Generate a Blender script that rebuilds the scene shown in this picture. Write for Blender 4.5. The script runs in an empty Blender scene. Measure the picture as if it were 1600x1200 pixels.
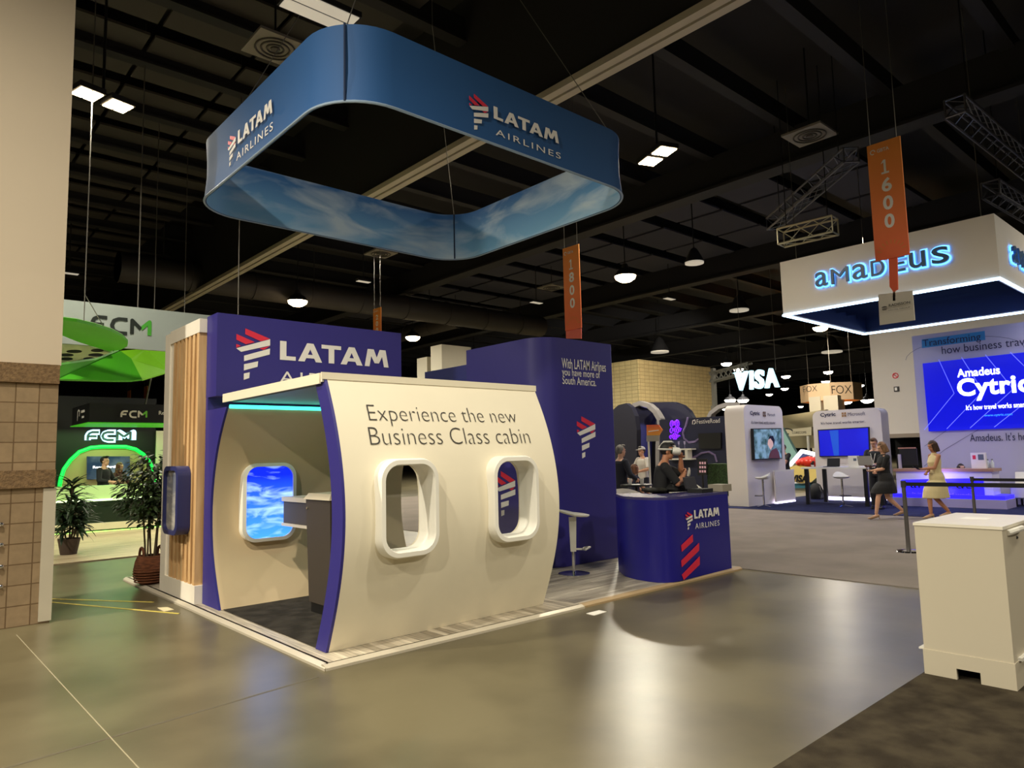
import bpy, bmesh, math, random
from mathutils import Vector, Matrix
sc = bpy.context.scene
C = sc.collection
random.seed(7)
V = Vector
PI = math.pi

# ------------------------------------------------------------------ camera
FPX = 1097.8                      # focal length in pixels of a 1600 x 1200 frame
EYE = V((0, 0, 1.6))
yaw, pit, rol = math.radians(48.005), math.radians(5.7266), math.radians(-1.39598)
FW = V((math.cos(yaw)*math.cos(pit), math.sin(yaw)*math.cos(pit), math.sin(pit)))
r0 = FW.cross(V((0, 0, 1))).normalized()
u0 = r0.cross(FW)
RT = math.cos(rol)*r0 + math.sin(rol)*u0
UP = -math.sin(rol)*r0 + math.cos(rol)*u0
cd = bpy.data.cameras.new('camera')
cam = bpy.data.objects.new('camera', cd)
C.objects.link(cam)
cd.sensor_width = 36
cd.lens = FPX/1600*36
cd.clip_end = 400
cam.matrix_world = Matrix(((RT.x, UP.x, -FW.x, EYE.x), (RT.y, UP.y, -FW.y, EYE.y), (RT.z, UP.z, -FW.z, EYE.z), (0, 0, 0, 1)))
sc.camera = cam

# ------------------------------------------------------------------ world, exposure
w = bpy.data.worlds.new('hall_air')
sc.world = w
w.use_nodes = True
w.node_tree.nodes['Background'].inputs[0].default_value = (.75, .8, 1, 1)
w.node_tree.nodes['Background'].inputs[1].default_value = .03
sc.view_settings.view_transform = 'Standard'
sc.view_settings.look = 'None'
sc.view_settings.exposure = 0.0
sc.view_settings.gamma = 1.0
sc.view_settings.use_curve_mapping = False
sc.cycles.use_denoising = True
sc.cycles.max_bounces = 7
sc.cycles.diffuse_bounces = 4
sc.cycles.glossy_bounces = 4
sc.cycles.transparent_max_bounces = 12
sc.cycles.sample_clamp_indirect = 6
LAMP_W = 520                      # one high bay lamp, watts
WARM = (1.0, .92, .75)
COOL = (1.0, .95, .86)

# ------------------------------------------------------------------ pixel helpers (a pixel of the photo seen on a plane of the hall)
def ray(x, y):
    return RT*((x-800)/FPX) - UP*((y-600)/FPX) + FW
def at(ax, v, x, y):
    r = ray(x, y); i = 'xyz'.index(ax)
    return EYE + r*((v-EYE[i])/r[i])
def zat(p, x, y):                 # height above the floor spot p seen at pixel x, y
    r = ray(x, y)
    return EYE.z + r.z*math.hypot(p[0], p[1])/math.hypot(r.x, r.y)
def far(x, y, d):
    r = ray(x, y)
    return EYE + r*(d/math.hypot(r.x, r.y))

# ------------------------------------------------------------------ materials
def lin(c):
    return tuple(((k/255)/12.92 if k/255 <= .04045 else ((k/255+.055)/1.055)**2.4) for k in c)
MATS = {}
def mat(name, rgb, rough=.55, metal=0, emit=0, var=.06, scale=3, bump=0, bscale=60, spec=.5, rgb2=None, stretch=None, ecol=None, trans=0, kind='noise'):
    if name in MATS: return MATS[name]
    m = bpy.data.materials.new(name); m.use_nodes = True
    nt = m.node_tree; b = nt.nodes['Principled BSDF']
    c = lin(rgb)
    b.inputs['Roughness'].default_value = rough
    b.inputs['Metallic'].default_value = metal
    b.inputs['Specular IOR Level'].default_value = spec
    tc = nt.nodes.new('ShaderNodeTexCoord'); mp = nt.nodes.new('ShaderNodeMapping')
    nt.links.new(tc.outputs['Object'], mp.inputs[0])
    if stretch: mp.inputs['Scale'].default_value = stretch
    nz = nt.nodes.new('ShaderNodeTexNoise'); nz.inputs['Scale'].default_value = scale; nz.inputs['Detail'].default_value = 5
    nt.links.new(mp.outputs[0], nz.inputs['Vector'])
    mx = nt.nodes.new('ShaderNodeMix'); mx.data_type = 'RGBA'
    c2 = lin(rgb2) if rgb2 else tuple(k*(1-2*var) for k in c)
    mx.inputs[6].default_value = (*c, 1); mx.inputs[7].default_value = (*c2, 1)
    if rgb2:
        rp = nt.nodes.new('ShaderNodeValToRGB'); rp.color_ramp.elements[0].position = .38; rp.color_ramp.elements[1].position = .62
        nt.links.new(nz.outputs[0], rp.inputs[0]); nt.links.new(rp.outputs[0], mx.inputs[0])
    else:
        nt.links.new(nz.outputs[0], mx.inputs[0])
    nt.links.new(mx.outputs[2], b.inputs['Base Color'])
    if emit:
        if ecol: b.inputs['Emission Color'].default_value = (*lin(ecol), 1)
        else: nt.links.new(mx.outputs[2], b.inputs['Emission Color'])
        b.inputs['Emission Strength'].default_value = emit
    if bump:
        n2 = nt.nodes.new('ShaderNodeTexNoise'); n2.inputs['Scale'].default_value = bscale; n2.inputs['Detail'].default_value = 4
        nt.links.new(mp.outputs[0], n2.inputs['Vector'])
        bp = nt.nodes.new('ShaderNodeBump'); bp.inputs['Strength'].default_value = bump; bp.inputs['Distance'].default_value = .01
        nt.links.new(n2.outputs[0], bp.inputs['Height']); nt.links.new(bp.outputs[0], b.inputs['Normal'])
    MATS[name] = m
    return m

def glass(name='thin_glass', gloss=.12):
    if name in MATS: return MATS[name]
    m = bpy.data.materials.new(name); m.use_nodes = True; nt = m.node_tree
    nt.nodes.clear()
    o = nt.nodes.new('ShaderNodeOutputMaterial'); t = nt.nodes.new('ShaderNodeBsdfTransparent'); g = nt.nodes.new('ShaderNodeBsdfGlossy')
    g.inputs['Roughness'].default_value = .03
    mx = nt.nodes.new('ShaderNodeMixShader'); mx.inputs[0].default_value = gloss
    nt.links.new(t.outputs[0], mx.inputs[1]); nt.links.new(g.outputs[0], mx.inputs[2]); nt.links.new(mx.outputs[0], o.inputs[0])
    MATS[name] = m
    return m

def brick_mat(name, rgb, mortar, bw, bh, uaxis, ms=.012, rough=.85, bump=.4, offset=0.0):
    """block or tile pattern on a wall whose long direction is the X or Y axis"""
    m = bpy.data.materials.new(name); m.use_nodes = True; nt = m.node_tree; b = nt.nodes['Principled BSDF']
    b.inputs['Roughness'].default_value = rough
    tc = nt.nodes.new('ShaderNodeTexCoord'); sp = nt.nodes.new('ShaderNodeSeparateXYZ'); cb = nt.nodes.new('ShaderNodeCombineXYZ')
    nt.links.new(tc.outputs['Object'], sp.inputs[0])
    nt.links.new(sp.outputs['XYZ'.index(uaxis)], cb.inputs[0]); nt.links.new(sp.outputs[2 if uaxis != 'F' else 1], cb.inputs[1])
    br = nt.nodes.new('ShaderNodeTexBrick')
    br.offset = offset; br.inputs['Scale'].default_value = 1; br.inputs['Brick Width'].default_value = bw; br.inputs['Row Height'].default_value = bh
    br.inputs['Mortar Size'].default_value = ms; br.inputs['Mortar Smooth'].default_value = .2
    br.inputs['Color1'].default_value = (*lin(rgb), 1); br.inputs['Color2'].default_value = (*[k*.86 for k in lin(rgb)], 1); br.inputs['Mortar'].default_value = (*lin(mortar), 1)
    nt.links.new(cb.outputs[0], br.inputs[0])
    nz = nt.nodes.new('ShaderNodeTexNoise'); nz.inputs['Scale'].default_value = 14; nz.inputs['Detail'].default_value = 8
    nt.links.new(tc.outputs['Object'], nz.inputs[0])
    mr = nt.nodes.new('ShaderNodeMapRange'); mr.inputs[3].default_value = .72; mr.inputs[4].default_value = 1.12
    nt.links.new(nz.outputs[0], mr.inputs[0])
    mu = nt.nodes.new('ShaderNodeMix'); mu.data_type = 'RGBA'; mu.blend_type = 'MULTIPLY'; mu.inputs[0].default_value = 1
    nt.links.new(br.outputs[0], mu.inputs[6]); nt.links.new(mr.outputs[0], mu.inputs[7])
    nt.links.new(mu.outputs[2], b.inputs['Base Color'])
    bp = nt.nodes.new('ShaderNodeBump'); bp.inputs['Strength'].default_value = bump; bp.inputs['Distance'].default_value = .01; bp.invert = True
    nt.links.new(br.outputs['Fac'], bp.inputs['Height']); nt.links.new(bp.outputs[0], b.inputs['Normal'])
    return m

def plank_mat(name, c1, c2, uaxis='X', length=1.2, width=.09, rough=.45):
    """wood look vinyl planks on a floor, running along X or Y"""
    m = bpy.data.materials.new(name); m.use_nodes = True; nt = m.node_tree; b = nt.nodes['Principled BSDF']
    b.inputs['Roughness'].default_value = rough
    tc = nt.nodes.new('ShaderNodeTexCoord'); mp = nt.nodes.new('ShaderNodeMapping')
    if uaxis == 'Y': mp.inputs['Rotation'].default_value = (0, 0, PI/2)
    nt.links.new(tc.outputs['Object'], mp.inputs[0])
    br = nt.nodes.new('ShaderNodeTexBrick'); br.offset = .37
    br.inputs['Scale'].default_value = 1; br.inputs['Brick Width'].default_value = length; br.inputs['Row Height'].default_value = width
    br.inputs['Mortar Size'].default_value = .0015; br.inputs['Bias'].default_value = 0
    br.inputs['Color1'].default_value = (*lin(c1), 1); br.inputs['Color2'].default_value = (*lin(c2), 1); br.inputs['Mortar'].default_value = (*[k*.5 for k in lin(c2)], 1)
    nt.links.new(mp.outputs[0], br.inputs[0])
    m2 = nt.nodes.new('ShaderNodeMapping'); m2.inputs['Scale'].default_value = (2.2, 38, 1)
    nt.links.new(mp.outputs[0], m2.inputs[0])
    nz = nt.nodes.new('ShaderNodeTexNoise'); nz.inputs['Scale'].default_value = 1.2; nz.inputs['Detail'].default_value = 6
    nt.links.new(m2.outputs[0], nz.inputs[0])
    mr = nt.nodes.new('ShaderNodeMapRange'); mr.inputs[1].default_value = .3; mr.inputs[2].default_value = .7; mr.inputs[3].default_value = .5; mr.inputs[4].default_value = 1.15
    nt.links.new(nz.outputs[0], mr.inputs[0])
    mu = nt.nodes.new('ShaderNodeMix'); mu.data_type = 'RGBA'; mu.blend_type = 'MULTIPLY'; mu.inputs[0].default_value = 1
    nt.links.new(br.outputs[0], mu.inputs[6]); nt.links.new(mr.outputs[0], mu.inputs[7])
    nt.links.new(mu.outputs[2], b.inputs['Base Color'])
    return m

def sky_mat(name, top, low, cloud, z0, z1, emit=0, rough=.6, uscale=1.0, cl=.52, mixmax=.85):
    """a printed or glowing picture of a sky with clouds: blue above, paler below"""
    m = bpy.data.materials.new(name); m.use_nodes = True; nt = m.node_tree; b = nt.nodes['Principled BSDF']
    b.inputs['Roughness'].default_value = rough
    tc = nt.nodes.new('ShaderNodeTexCoord'); sp = nt.nodes.new('ShaderNodeSeparateXYZ'); nt.links.new(tc.outputs['Object'], sp.inputs[0])
    mr = nt.nodes.new('ShaderNodeMapRange'); mr.inputs[1].default_value = z0; mr.inputs[2].default_value = z1; nt.links.new(sp.outputs[2], mr.inputs[0])
    g = nt.nodes.new('ShaderNodeMix'); g.data_type = 'RGBA'; g.inputs[6].default_value = (*lin(low), 1); g.inputs[7].default_value = (*lin(top), 1)
    nt.links.new(mr.outputs[0], g.inputs[0])
    mp = nt.nodes.new('ShaderNodeMapping'); mp.inputs['Scale'].default_value = (uscale, uscale, uscale*3.2); nt.links.new(tc.outputs['Object'], mp.inputs[0])
    nz = nt.nodes.new('ShaderNodeTexNoise'); nz.inputs['Scale'].default_value = 1; nz.inputs['Detail'].default_value = 7; nz.inputs['Distortion'].default_value = .8
    nt.links.new(mp.outputs[0], nz.inputs[0])
    rp = nt.nodes.new('ShaderNodeMapRange'); rp.inputs[1].default_value = cl-.06; rp.inputs[2].default_value = cl+.22; rp.inputs[4].default_value = mixmax
    nt.links.new(nz.outputs[0], rp.inputs[0])
    k = nt.nodes.new('ShaderNodeMix'); k.data_type = 'RGBA'; k.inputs[7].default_value = (*lin(cloud), 1)
    nt.links.new(rp.outputs[0], k.inputs[0]); nt.links.new(g.outputs[2], k.inputs[6]); nt.links.new(k.outputs[2], b.inputs['Base Color'])
    if emit:
        nt.links.new(k.outputs[2], b.inputs['Emission Color']); b.inputs['Emission Strength'].default_value = emit
    return m

# ------------------------------------------------------------------ mesh builder
class MB:
    def __init__(s): s.bm = bmesh.new()
    def face(s, pts):
        return s.bm.faces.new([s.bm.verts.new(p) for p in pts])
    def prism(s, pts, vec):
        vec = V(vec); a = [s.bm.verts.new(p) for p in pts]; b = [s.bm.verts.new(V(p)+vec) for p in pts]; n = len(a)
        s.bm.faces.new(a); s.bm.faces.new(b[::-1])
        for i in range(n): s.bm.faces.new((a[i], b[i], b[(i+1) % n], a[(i+1) % n]))
        return s
    def box(s, a, b):
        x0, y0, z0 = a; x1, y1, z1 = b
        return s.prism([(x0, y0, z0), (x1, y0, z0), (x1, y1, z0), (x0, y1, z0)], (0, 0, z1-z0))
    def flat(s, pts, O, u, v, d=0, off=0):   # a 2D outline on the plane O,u,v; thickness d grows away from the front
        n = u.cross(v); P = [O+u*x+v*y+n*off for x, y in pts]
        if d: s.prism(P, -n*d)
        else: s.face(P)
        return s
    def ringplate(s, outer, inner, O, u, v, d, off=0):   # outline with a hole (same point count)
        n = u.cross(v); k = len(outer)
        A = [[s.bm.verts.new(O+u*x+v*y+n*(off-dd)) for x, y in q] for q in (outer, inner) for dd in (0, d)]
        of, ob, jf, jb = A
        for i in range(k):
            j = (i+1) % k
            for q in ((of[i], of[j], jf[j], jf[i]), (ob[j], ob[i], jb[i], jb[j]), (of[j], of[i], ob[i], ob[j]), (jf[i], jf[j], jb[j], jb[i])): s.bm.faces.new(q)
        return s
    def cyl(s, p0, p1, ra, rb=None, seg=12):
        rb = ra if rb is None else rb
        p0 = V(p0); p1 = V(p1); d = (p1-p0).normalized(); e = d.orthogonal().normalized(); f = d.cross(e)
        A = [s.bm.verts.new(p0+(e*math.cos(2*PI*i/seg)+f*math.sin(2*PI*i/seg))*ra) for i in range(seg)]
        B = [s.bm.verts.new(p1+(e*math.cos(2*PI*i/seg)+f*math.sin(2*PI*i/seg))*rb) for i in range(seg)]
        s.bm.faces.new(A[::-1]); s.bm.faces.new(B)
        for i in range(seg): s.bm.faces.new((A[i], A[(i+1) % seg], B[(i+1) % seg], B[i]))
        return s
    def loft(s, rings, caps=True, closed=False):
        R = [[s.bm.verts.new(p) for p in r] for r in rings]; k = len(R[0])
        prs = list(zip(R, R[1:])) + ([(R[-1], R[0])] if closed else [])
        for a, b in prs:
            for i in range(k): s.bm.faces.new((a[i], a[(i+1) % k], b[(i+1) % k], b[i]))
        if caps and not closed: s.bm.faces.new(R[0][::-1]); s.bm.faces.new(R[-1])
        return s
    def tube(s, pts, r, seg=8, closed=False):
        pts = [V(p) for p in pts]; n = len(pts); rr = r if isinstance(r, (list, tuple)) else [r]*n
        e = None; rings = []
        for i in range(n):
            d = (pts[(i+1) % n if closed else min(i+1, n-1)] - pts[(i-1) % n if closed else max(i-1, 0)])
            d = d.normalized() if d.length > 1e-9 else V((0, 0, 1))
            e = d.orthogonal().normalized() if e is None else (e-d*e.dot(d)).normalized()
            f = d.cross(e)
            rings.append([pts[i]+(e*math.cos(2*PI*k/seg)+f*math.sin(2*PI*k/seg))*rr[i] for k in range(seg)])
        return s.loft(rings, True, closed)
    def lathe(s, prof, c=(0, 0, 0), seg=24):
        c = V(c)
        return s.loft([[c+V((r*math.cos(2*PI*i/seg), r*math.sin(2*PI*i/seg), z)) for i in range(seg)] for r, z in prof])
    def ell(s, c, r, M=None, su=16, sv=10):
        c = V(c); r = r if isinstance(r, (tuple, list)) else (r, r, r)
        rings = []
        for j in range(1, sv):
            t = PI*j/sv
            ring = []
            for i in range(su):
                p = V((r[0]*math.sin(t)*math.cos(2*PI*i/su), r[1]*math.sin(t)*math.sin(2*PI*i/su), -r[2]*math.cos(t)))
                ring.append(c+(M @ p if M else p))
            rings.append(ring)
        R = [[s.bm.verts.new(p) for p in q] for q in rings]
        for a, b in zip(R, R[1:]):
            for i in range(su): s.bm.faces.new((a[i], a[(i+1) % su], b[(i+1) % su], b[i]))
        lo = V((0, 0, -r[2])); hi = V((0, 0, r[2]))
        a = s.bm.verts.new(c+(M @ lo if M else lo)); b = s.bm.verts.new(c+(M @ hi if M else hi))
        for i in range(su):
            s.bm.faces.new((a, R[0][(i+1) % su], R[0][i])); s.bm.faces.new((b, R[-1][i], R[-1][(i+1) % su]))
        return s
    def stroke(s, pts, wd, O, u, v, d=.004, off=.004, joints=True):   # a thick drawn line on a plane
        P = [V((x, y)) for x, y in pts]
        kk = 0
        for a, b in zip(P, P[1:]):
            t = (b-a); kk += 1
            if t.length < 1e-6: continue
            t = t.normalized()*wd/2; q = V((-t.y, t.x))
            s.flat([a+q, a-q, b-q, b+q], O, u, v, d, off+.0004*(kk % 3))
        if joints:
            for a in P[1:-1]: s.flat([(a.x+wd/2*math.cos(i*PI/4), a.y+wd/2*math.sin(i*PI/4)) for i in range(8)], O, u, v, d, off+.0014)
        return s
    def build(s, name, m=None, parent=None, smooth=None, label=None, local=False):
        bmesh.ops.recalc_face_normals(s.bm, faces=s.bm.faces[:])
        me = bpy.data.meshes.new(name); s.bm.to_mesh(me); s.bm.free()
        return link(name, me, m, parent, smooth, label, local)

def link(name, me, m=None, parent=None, smooth=None, label=None, local=False):
    if smooth:
        for p in me.polygons: p.use_smooth = True
        me.set_sharp_from_angle(angle=math.radians(smooth))
    o = bpy.data.objects.new(name, me); C.objects.link(o)
    if m: me.materials.append(m)
    if parent is not None:
        o.parent = parent
        if not local and parent.type == 'EMPTY': o.matrix_parent_inverse = parent.matrix_basis.inverted()
    if label: o['label'] = label
    return o
def tag(o, label, cat, group=None, kind=None):
    o['label'] = label; o['category'] = cat
    if group: o['group'] = group
    if kind: o['kind'] = kind
    return o
def thing(name, label, cat, loc=(0, 0, 0), rz=0, group=None):
    o = bpy.data.objects.new(name, None); C.objects.link(o); o.location = loc; o.rotation_euler = (0, 0, rz); o.empty_display_size = .1
    return tag(o, label, cat, group)
def struct(o):
    o['kind'] = 'structure'
    return o
def dup(root, loc=None, rz=None, label=None, group=None):
    def cp(o, par):
        c = o.copy(); C.objects.link(c)
        if par is not None: c.parent = par
        for k in list(o.children): cp(k, c)
        return c
    c = cp(root, None)
    if loc is not None: c.location = loc
    if rz is not None: c.rotation_euler = (0, 0, rz)
    if label: c['label'] = label
    if group: c['group'] = group
    return c

UX, UY, UZ = V((1, 0, 0)), V((0, 1, 0)), V((0, 0, 1))
FACE = {'y': (UX, UZ), 'x': (-UY, UZ)}     # right and up directions of the two wall facings
def rrect(x0, y0, x1, y1, r, k=6):
    P = []
    for cx, cy, a in ((x1-r, y1-r, 0), (x0+r, y1-r, 90), (x0+r, y0+r, 180), (x1-r, y0+r, 270)):
        P += [(cx+r*math.cos(math.radians(a+90*i/k)), cy+r*math.sin(math.radians(a+90*i/k))) for i in range(k+1)]
    return P
def quad(ax, v, pts):              # px outline -> points on a wall plane
    return [at(ax, v, *p) for p in pts]
def slab(ax, v, pts, depth, name, m, parent=None, label=None, smooth=None):
    mb = MB(); mb.prism(quad(ax, v, pts), (depth, 0, 0) if ax == 'x' else (0, depth, 0) if ax == 'y' else (0, 0, depth))
    return mb.build(name, m, parent, smooth, label)
def frame_of(ax, v, ll, lr, tl, off=.006):
    u, up = FACE[ax]; O = at(ax, v, *ll); wd = abs((at(ax, v, *lr)-O).dot(u)); h = abs((at(ax, v, *tl)-O).z)
    return O+u.cross(up)*off, u, up, wd, h
def text(s, m, parent, O, u, v, wd, h, bold=0, ext=0, space=1, shear=0, name='lettering', mapf=None, label=None, d=0):
    cu = bpy.data.curves.new('lettering', 'FONT'); cu.body = s; cu.size = 1; cu.offset = bold; cu.space_character = space; cu.shear = shear
    cu.resolution_u = 4; cu.align_x = 'LEFT'
    if ext: cu.extrude = .05
    ob = bpy.data.objects.new('lettering', cu); me = bpy.data.meshes.new_from_object(ob)
    bpy.data.objects.remove(ob); bpy.data.curves.remove(cu)
    xs = [q.co.x for q in me.vertices]; ys = [q.co.y for q in me.vertices]
    x0, x1, y0, y1 = min(xs), max(xs), min(ys), max(ys); n = u.cross(v)
    for q in me.vertices:
        a = (q.co.x-x0)/(x1-x0)*wd; b = (q.co.y-y0)/(y1-y0)*h
        q.co = mapf(a, b) if mapf else O+u*a+v*b+n*((q.co.z+.05)/.1*ext if ext else 0)
    me.materials.clear()
    return link(name, me, m, parent, None, label)
def tpx(s, m, parent, ax, v, ll, lr, tl, off=.006, **k):
    O, u, up, wd, h = frame_of(ax, v, ll, lr, tl, off)
    return text(s, m, parent, O, u, up, wd, h, **k)

EMB_RED = [[(53, 0), (208, 68), (150, 84), (53, 38)], [(0, 37), (112, 90), (58, 104), (0, 74)], [(0, 102), (28, 114), (0, 126)], [(142, 132), (206, 116), (168, 142)]]
EMB_WHT = [[(0, 130), (208, 70), (208, 112), (30, 153)], [(48, 178), (208, 132), (206, 172), (48, 214)], [(48, 234), (134, 216), (131, 252), (48, 274)], [(48, 294), (83, 287), (81, 324), (48, 335)]]
def emblem(parent, O, u, v, wd, h, mr, mw, shear=.09):
    for nm, L, m in (('emblem_stripes', EMB_RED, mr), ('emblem_bars', EMB_WHT, mw)):
        mb = MB()
        for P in L:
            q = [(x/208*wd, (1-(y-shear*x)/335)*h) for x, y in P]
            mb.flat(q, O, u, v, .003, .004)
        mb.build(nm, m, parent, label='red folded stripes' if m is mr else 'white folded bars')
LET = {'L': ([[(0, 0), (.62, 0), (.62, .21), (.25, .21), (.25, 1), (0, 1)]], .62),
       'A': ([[(0, 0), (.26, 0), (.6, 1), (.36, 1)], [(.72, 0), (.98, 0), (.62, 1), (.38, 1)], [(.18, .19), (.8, .19), (.72, .38), (.26, .38)]], .98),
       'T': ([[(0, .79), (.84, .79), (.84, 1), (0, 1)], [(.3, 0), (.54, 0), (.54, .8), (.3, .8)]], .84),
       'M': ([[(0, 0), (.22, 0), (.36, 1), (.14, 1)], [(.15, 1), (.42, 1), (.66, .2), (.46, .2)], [(.7, 1), (.97, 1), (.66, .2), (.46, .2)], [(.76, 1), (.98, 1), (1.12, 0), (.9, 0)]], 1.12)}
def latam(parent, O, u, v, wd, h, m):
    gap = .1; W = sum(LET[c][1] for c in 'LATAM')+gap*4-.25; x = 0; mb = MB()
    for i, c in enumerate('LATAM'):
        for j, P in enumerate(LET[c][0]): mb.flat([((x+a)/W*wd, b*h) for a, b in P], O, u, v, .003, .004+.0003*i+.0012*j)
        x += LET[c][1]+gap-(.12 if c in 'AT' and i in (1, 2) else 0)
    mb.build('lettering', m, parent)
FCM = {'F': [[(0, 0), (0, .55), (.1, .85), (.3, 1), (.75, 1)], [(0, .48), (.6, .48)]], 'C': [[(.8, 1), (.35, 1), (.1, .85), (0, .5), (.1, .15), (.35, 0), (.8, 0)]],
       'M': [[(0, 0), (0, 1), (.47, .42)], [(.47, .42), (.94, 1), (.94, 0)]]}
def fcm(parent, O, u, v, wd, h, m, wd_line=.2, d=.004, off=.006, m2=None, name='lettering'):
    mb = MB(); mb2 = MB(); x = 0; sx = wd/3.05; lw = wd_line*h; used = False
    for c, adv in (('F', 1.0), ('C', 1.05), ('M', 1)):
        for i, P in enumerate(FCM[c]):
            t = mb2 if (m2 and c == 'M' and i == 1) else mb
            used |= t is mb2
            t.stroke([((x+a)*sx+lw/2, lw/2+b*(h-lw)) for a, b in P], lw, O, u, v, d, off)
        x += adv
    mb.build(name, m, parent)
    if used: mb2.build(name, m2, parent)
    else: mb2.bm.free()

# ------------------------------------------------------------------ shared materials
white = mat('white_laminate', (236, 232, 220), .45)
cream = mat('cream_paint', (238, 228, 202), .6, var=.03)
blue = mat('indigo_vinyl', (46, 40, 126), .5, var=.05, scale=1.2)
blue2 = mat('indigo_gloss', (32, 29, 132), .35, var=.05)
black = mat('black_metal', (14, 14, 15), .5)
dark = mat('ceiling_black', (33, 31, 31), .85)
dark2 = mat('ceiling_steel', (29, 28, 30), .75)
steel = mat('brushed_steel', (190, 190, 192), .25, metal=1)
chrome = mat('chrome', (225, 225, 230), .08, metal=1)
galv = mat('truss_aluminium', (120, 120, 124), .4, metal=.8)
wire = mat('steel_wire', (120, 116, 108), .45, metal=.6)
redm = mat('print_red', (226, 42, 70), .5)
whtm = mat('print_white', (240, 236, 230), .5)
ink = mat('print_charcoal', (52, 48, 44), .6)
navy = mat('navy_panel', (24, 26, 62), .6)
orange = mat('banner_orange', (222, 118, 44), .6, var=.03)
orange2 = mat('banner_red_orange', (236, 100, 60), .6, var=.03)
green = mat('leaf_green_print', (84, 178, 30), .5, var=.04)

# ------------------------------------------------------------------ the hall
mb = MB(); mb.face([(-25, -30, 0), (125, -30, 0), (125, 95, 0), (-25, 95, 0)])
fm = mat('polished_concrete', (104, 96, 72), .31, rgb2=(82, 75, 54), scale=.9, bump=.06, bscale=5, spec=.42)
struct(mb.build('floor', fm))
mb = MB(); mb.box((-25, -30, 11.2), (125, 95, 11.4))
struct(mb.build('ceiling', dark))
for nm, a, b in (('wall_far', (-25, 95, 0), (125, 95.3, 11.2)), ('wall_right', (125, -30, 0), (125.3, 95, 11.2)), ('wall_left', (-25.3, -30, 0), (-25, 95, 11.2)), ('wall_rear', (-25, -30.3, 0), (125, -30, 11.2))):
    mb = MB(); mb.box(a, b); struct(mb.build(nm, dark2))
# girders along Y, joists along X
for i, x in enumerate((-1.0, 18.2, 27.8, 37.5, 47, 57, 67, 77)):
    mb = MB(); mb.box((x-.12, -28, 9.3), (x+.12, 93, 10.3)); mb.box((x-.3, -28, 9.25), (x+.3, 93, 9.33))
    struct(mb.build('ceiling_beam', dark2))
mb = MB(); mb.box((8.75, -28, 8.05), (8.95, 93, 11.2))
struct(mb.build('ceiling_bulkhead', dark))
mb = MB(); mb.box((8.62, -28, 8.0), (8.78, 93, 8.12)); mb.box((8.84, -28, 8.0), (9.0, 93, 8.07)); mb.box((8.78, -28, 8.05), (8.84, 93, 8.1))
struct(mb.build('ceiling_trim', mat('rail_white', (196, 186, 164), .5)))
for i in range(34):
    y = -4+i*2.5
    mb = MB(); mb.box((-24, y-.06, 10.25), (123, y+.06, 10.8)); mb.box((-24, y-.14, 10.22), (123, y+.14, 10.28))
    struct(mb.build('ceiling_joist', dark2))
# dark acoustic panels between the joists of the bay over the left aisle
apm = mat('acoustic_panel', (66, 62, 56), .9, var=.05)
for i in range(16):
    y = 3.75+i*2.5
    mb = MB()
    for k in range(4): mb.box((.1+k*1.9, y-1.0, 10.5), (1.9+k*1.9, y+1.0, 10.56))
    struct(mb.build('ceiling_panel', apm))
for i in range(12):
    y = 8.75+i*2.5
    mb = MB()
    for k in range(3): mb.box((19.2+k*2.6, y-.9, 10.0), (21.6+k*2.6, y+.9, 10.06))
    struct(mb.build('ceiling_panel', mat('acoustic_panel_blue', (52, 52, 64), .9)))

def duct(p0, p1, r, label):
    p0, p1 = V(p0), V(p1); d = (p1-p0).normalized(); L = (p1-p0).length
    mb = MB(); mb.cyl(p0, p1, r, seg=20)
    k = 0
    while k < L:
        mb.cyl(p0+d*k, p0+d*(k+.06), r*1.05, seg=20); k += 2.4
    k = 1.5
    while k < L:
        q = p0+d*k; mb.cyl((q.x, q.y, q.z+r*.8), (q.x, q.y, 11.25), .02, seg=5); k += 6
    return tag(mb.build('air_duct', mat('duct_black', (60, 56, 54), .55, metal=.2), smooth=40), label, 'duct')
duct((6, 27.5, 8.6), (27, 27.5, 8.6), .55, 'round black air duct under the roof behind the blue hanging ring')
duct((23.2, 30, 9.0), (23.2, 80, 9.0), .45, 'round black air duct running away above the orange 1800 banner')

def vent(p, s, label):
    mb = MB(); mb.cyl((p[0], p[1], p[2]+.05), (p[0], p[1], 11.25), .02, seg=6); stem = mb
    mb = MB(); u = s/2
    x, y, z = p
    t = thing('ceiling_vent', label, 'vent', p)
    mb.box((x-u, y-u, z), (x+u, y+u, z+.05)); mb.build('plate', mat('vent_grey', (132, 126, 114), .6), t); stem.build('stem', black, t)
    mb = MB()
    for k in (.38, .27, .16):
        ring = [(x+s*k*math.cos(a*PI/12), y+s*k*math.sin(a*PI/12), z-.012) for a in range(24)]
        mb.tube(ring, .018, 6, True)
    mb.cyl((x, y, z-.03), (x, y, z), s*.09, seg=16)
    mb.build('louvre', mat('vent_dark', (70, 66, 58), .6), t, 40)
vent(at('z', 9.0, 430, 76), .9, 'square grey ceiling air vent at the blue ring\'s upper left corner')
vent(at('z', 9.0, 1265, 212), .95, 'dark square ceiling air vent left of the 1600 banner')
vent(at('z', 9.0, 595, 397), .9, 'small square ceiling vent just below the far edge of the blue ring')
vent(at('z', 9.0, 862, 450), .95, 'small square ceiling vent left of the orange 1800 banner')

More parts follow.
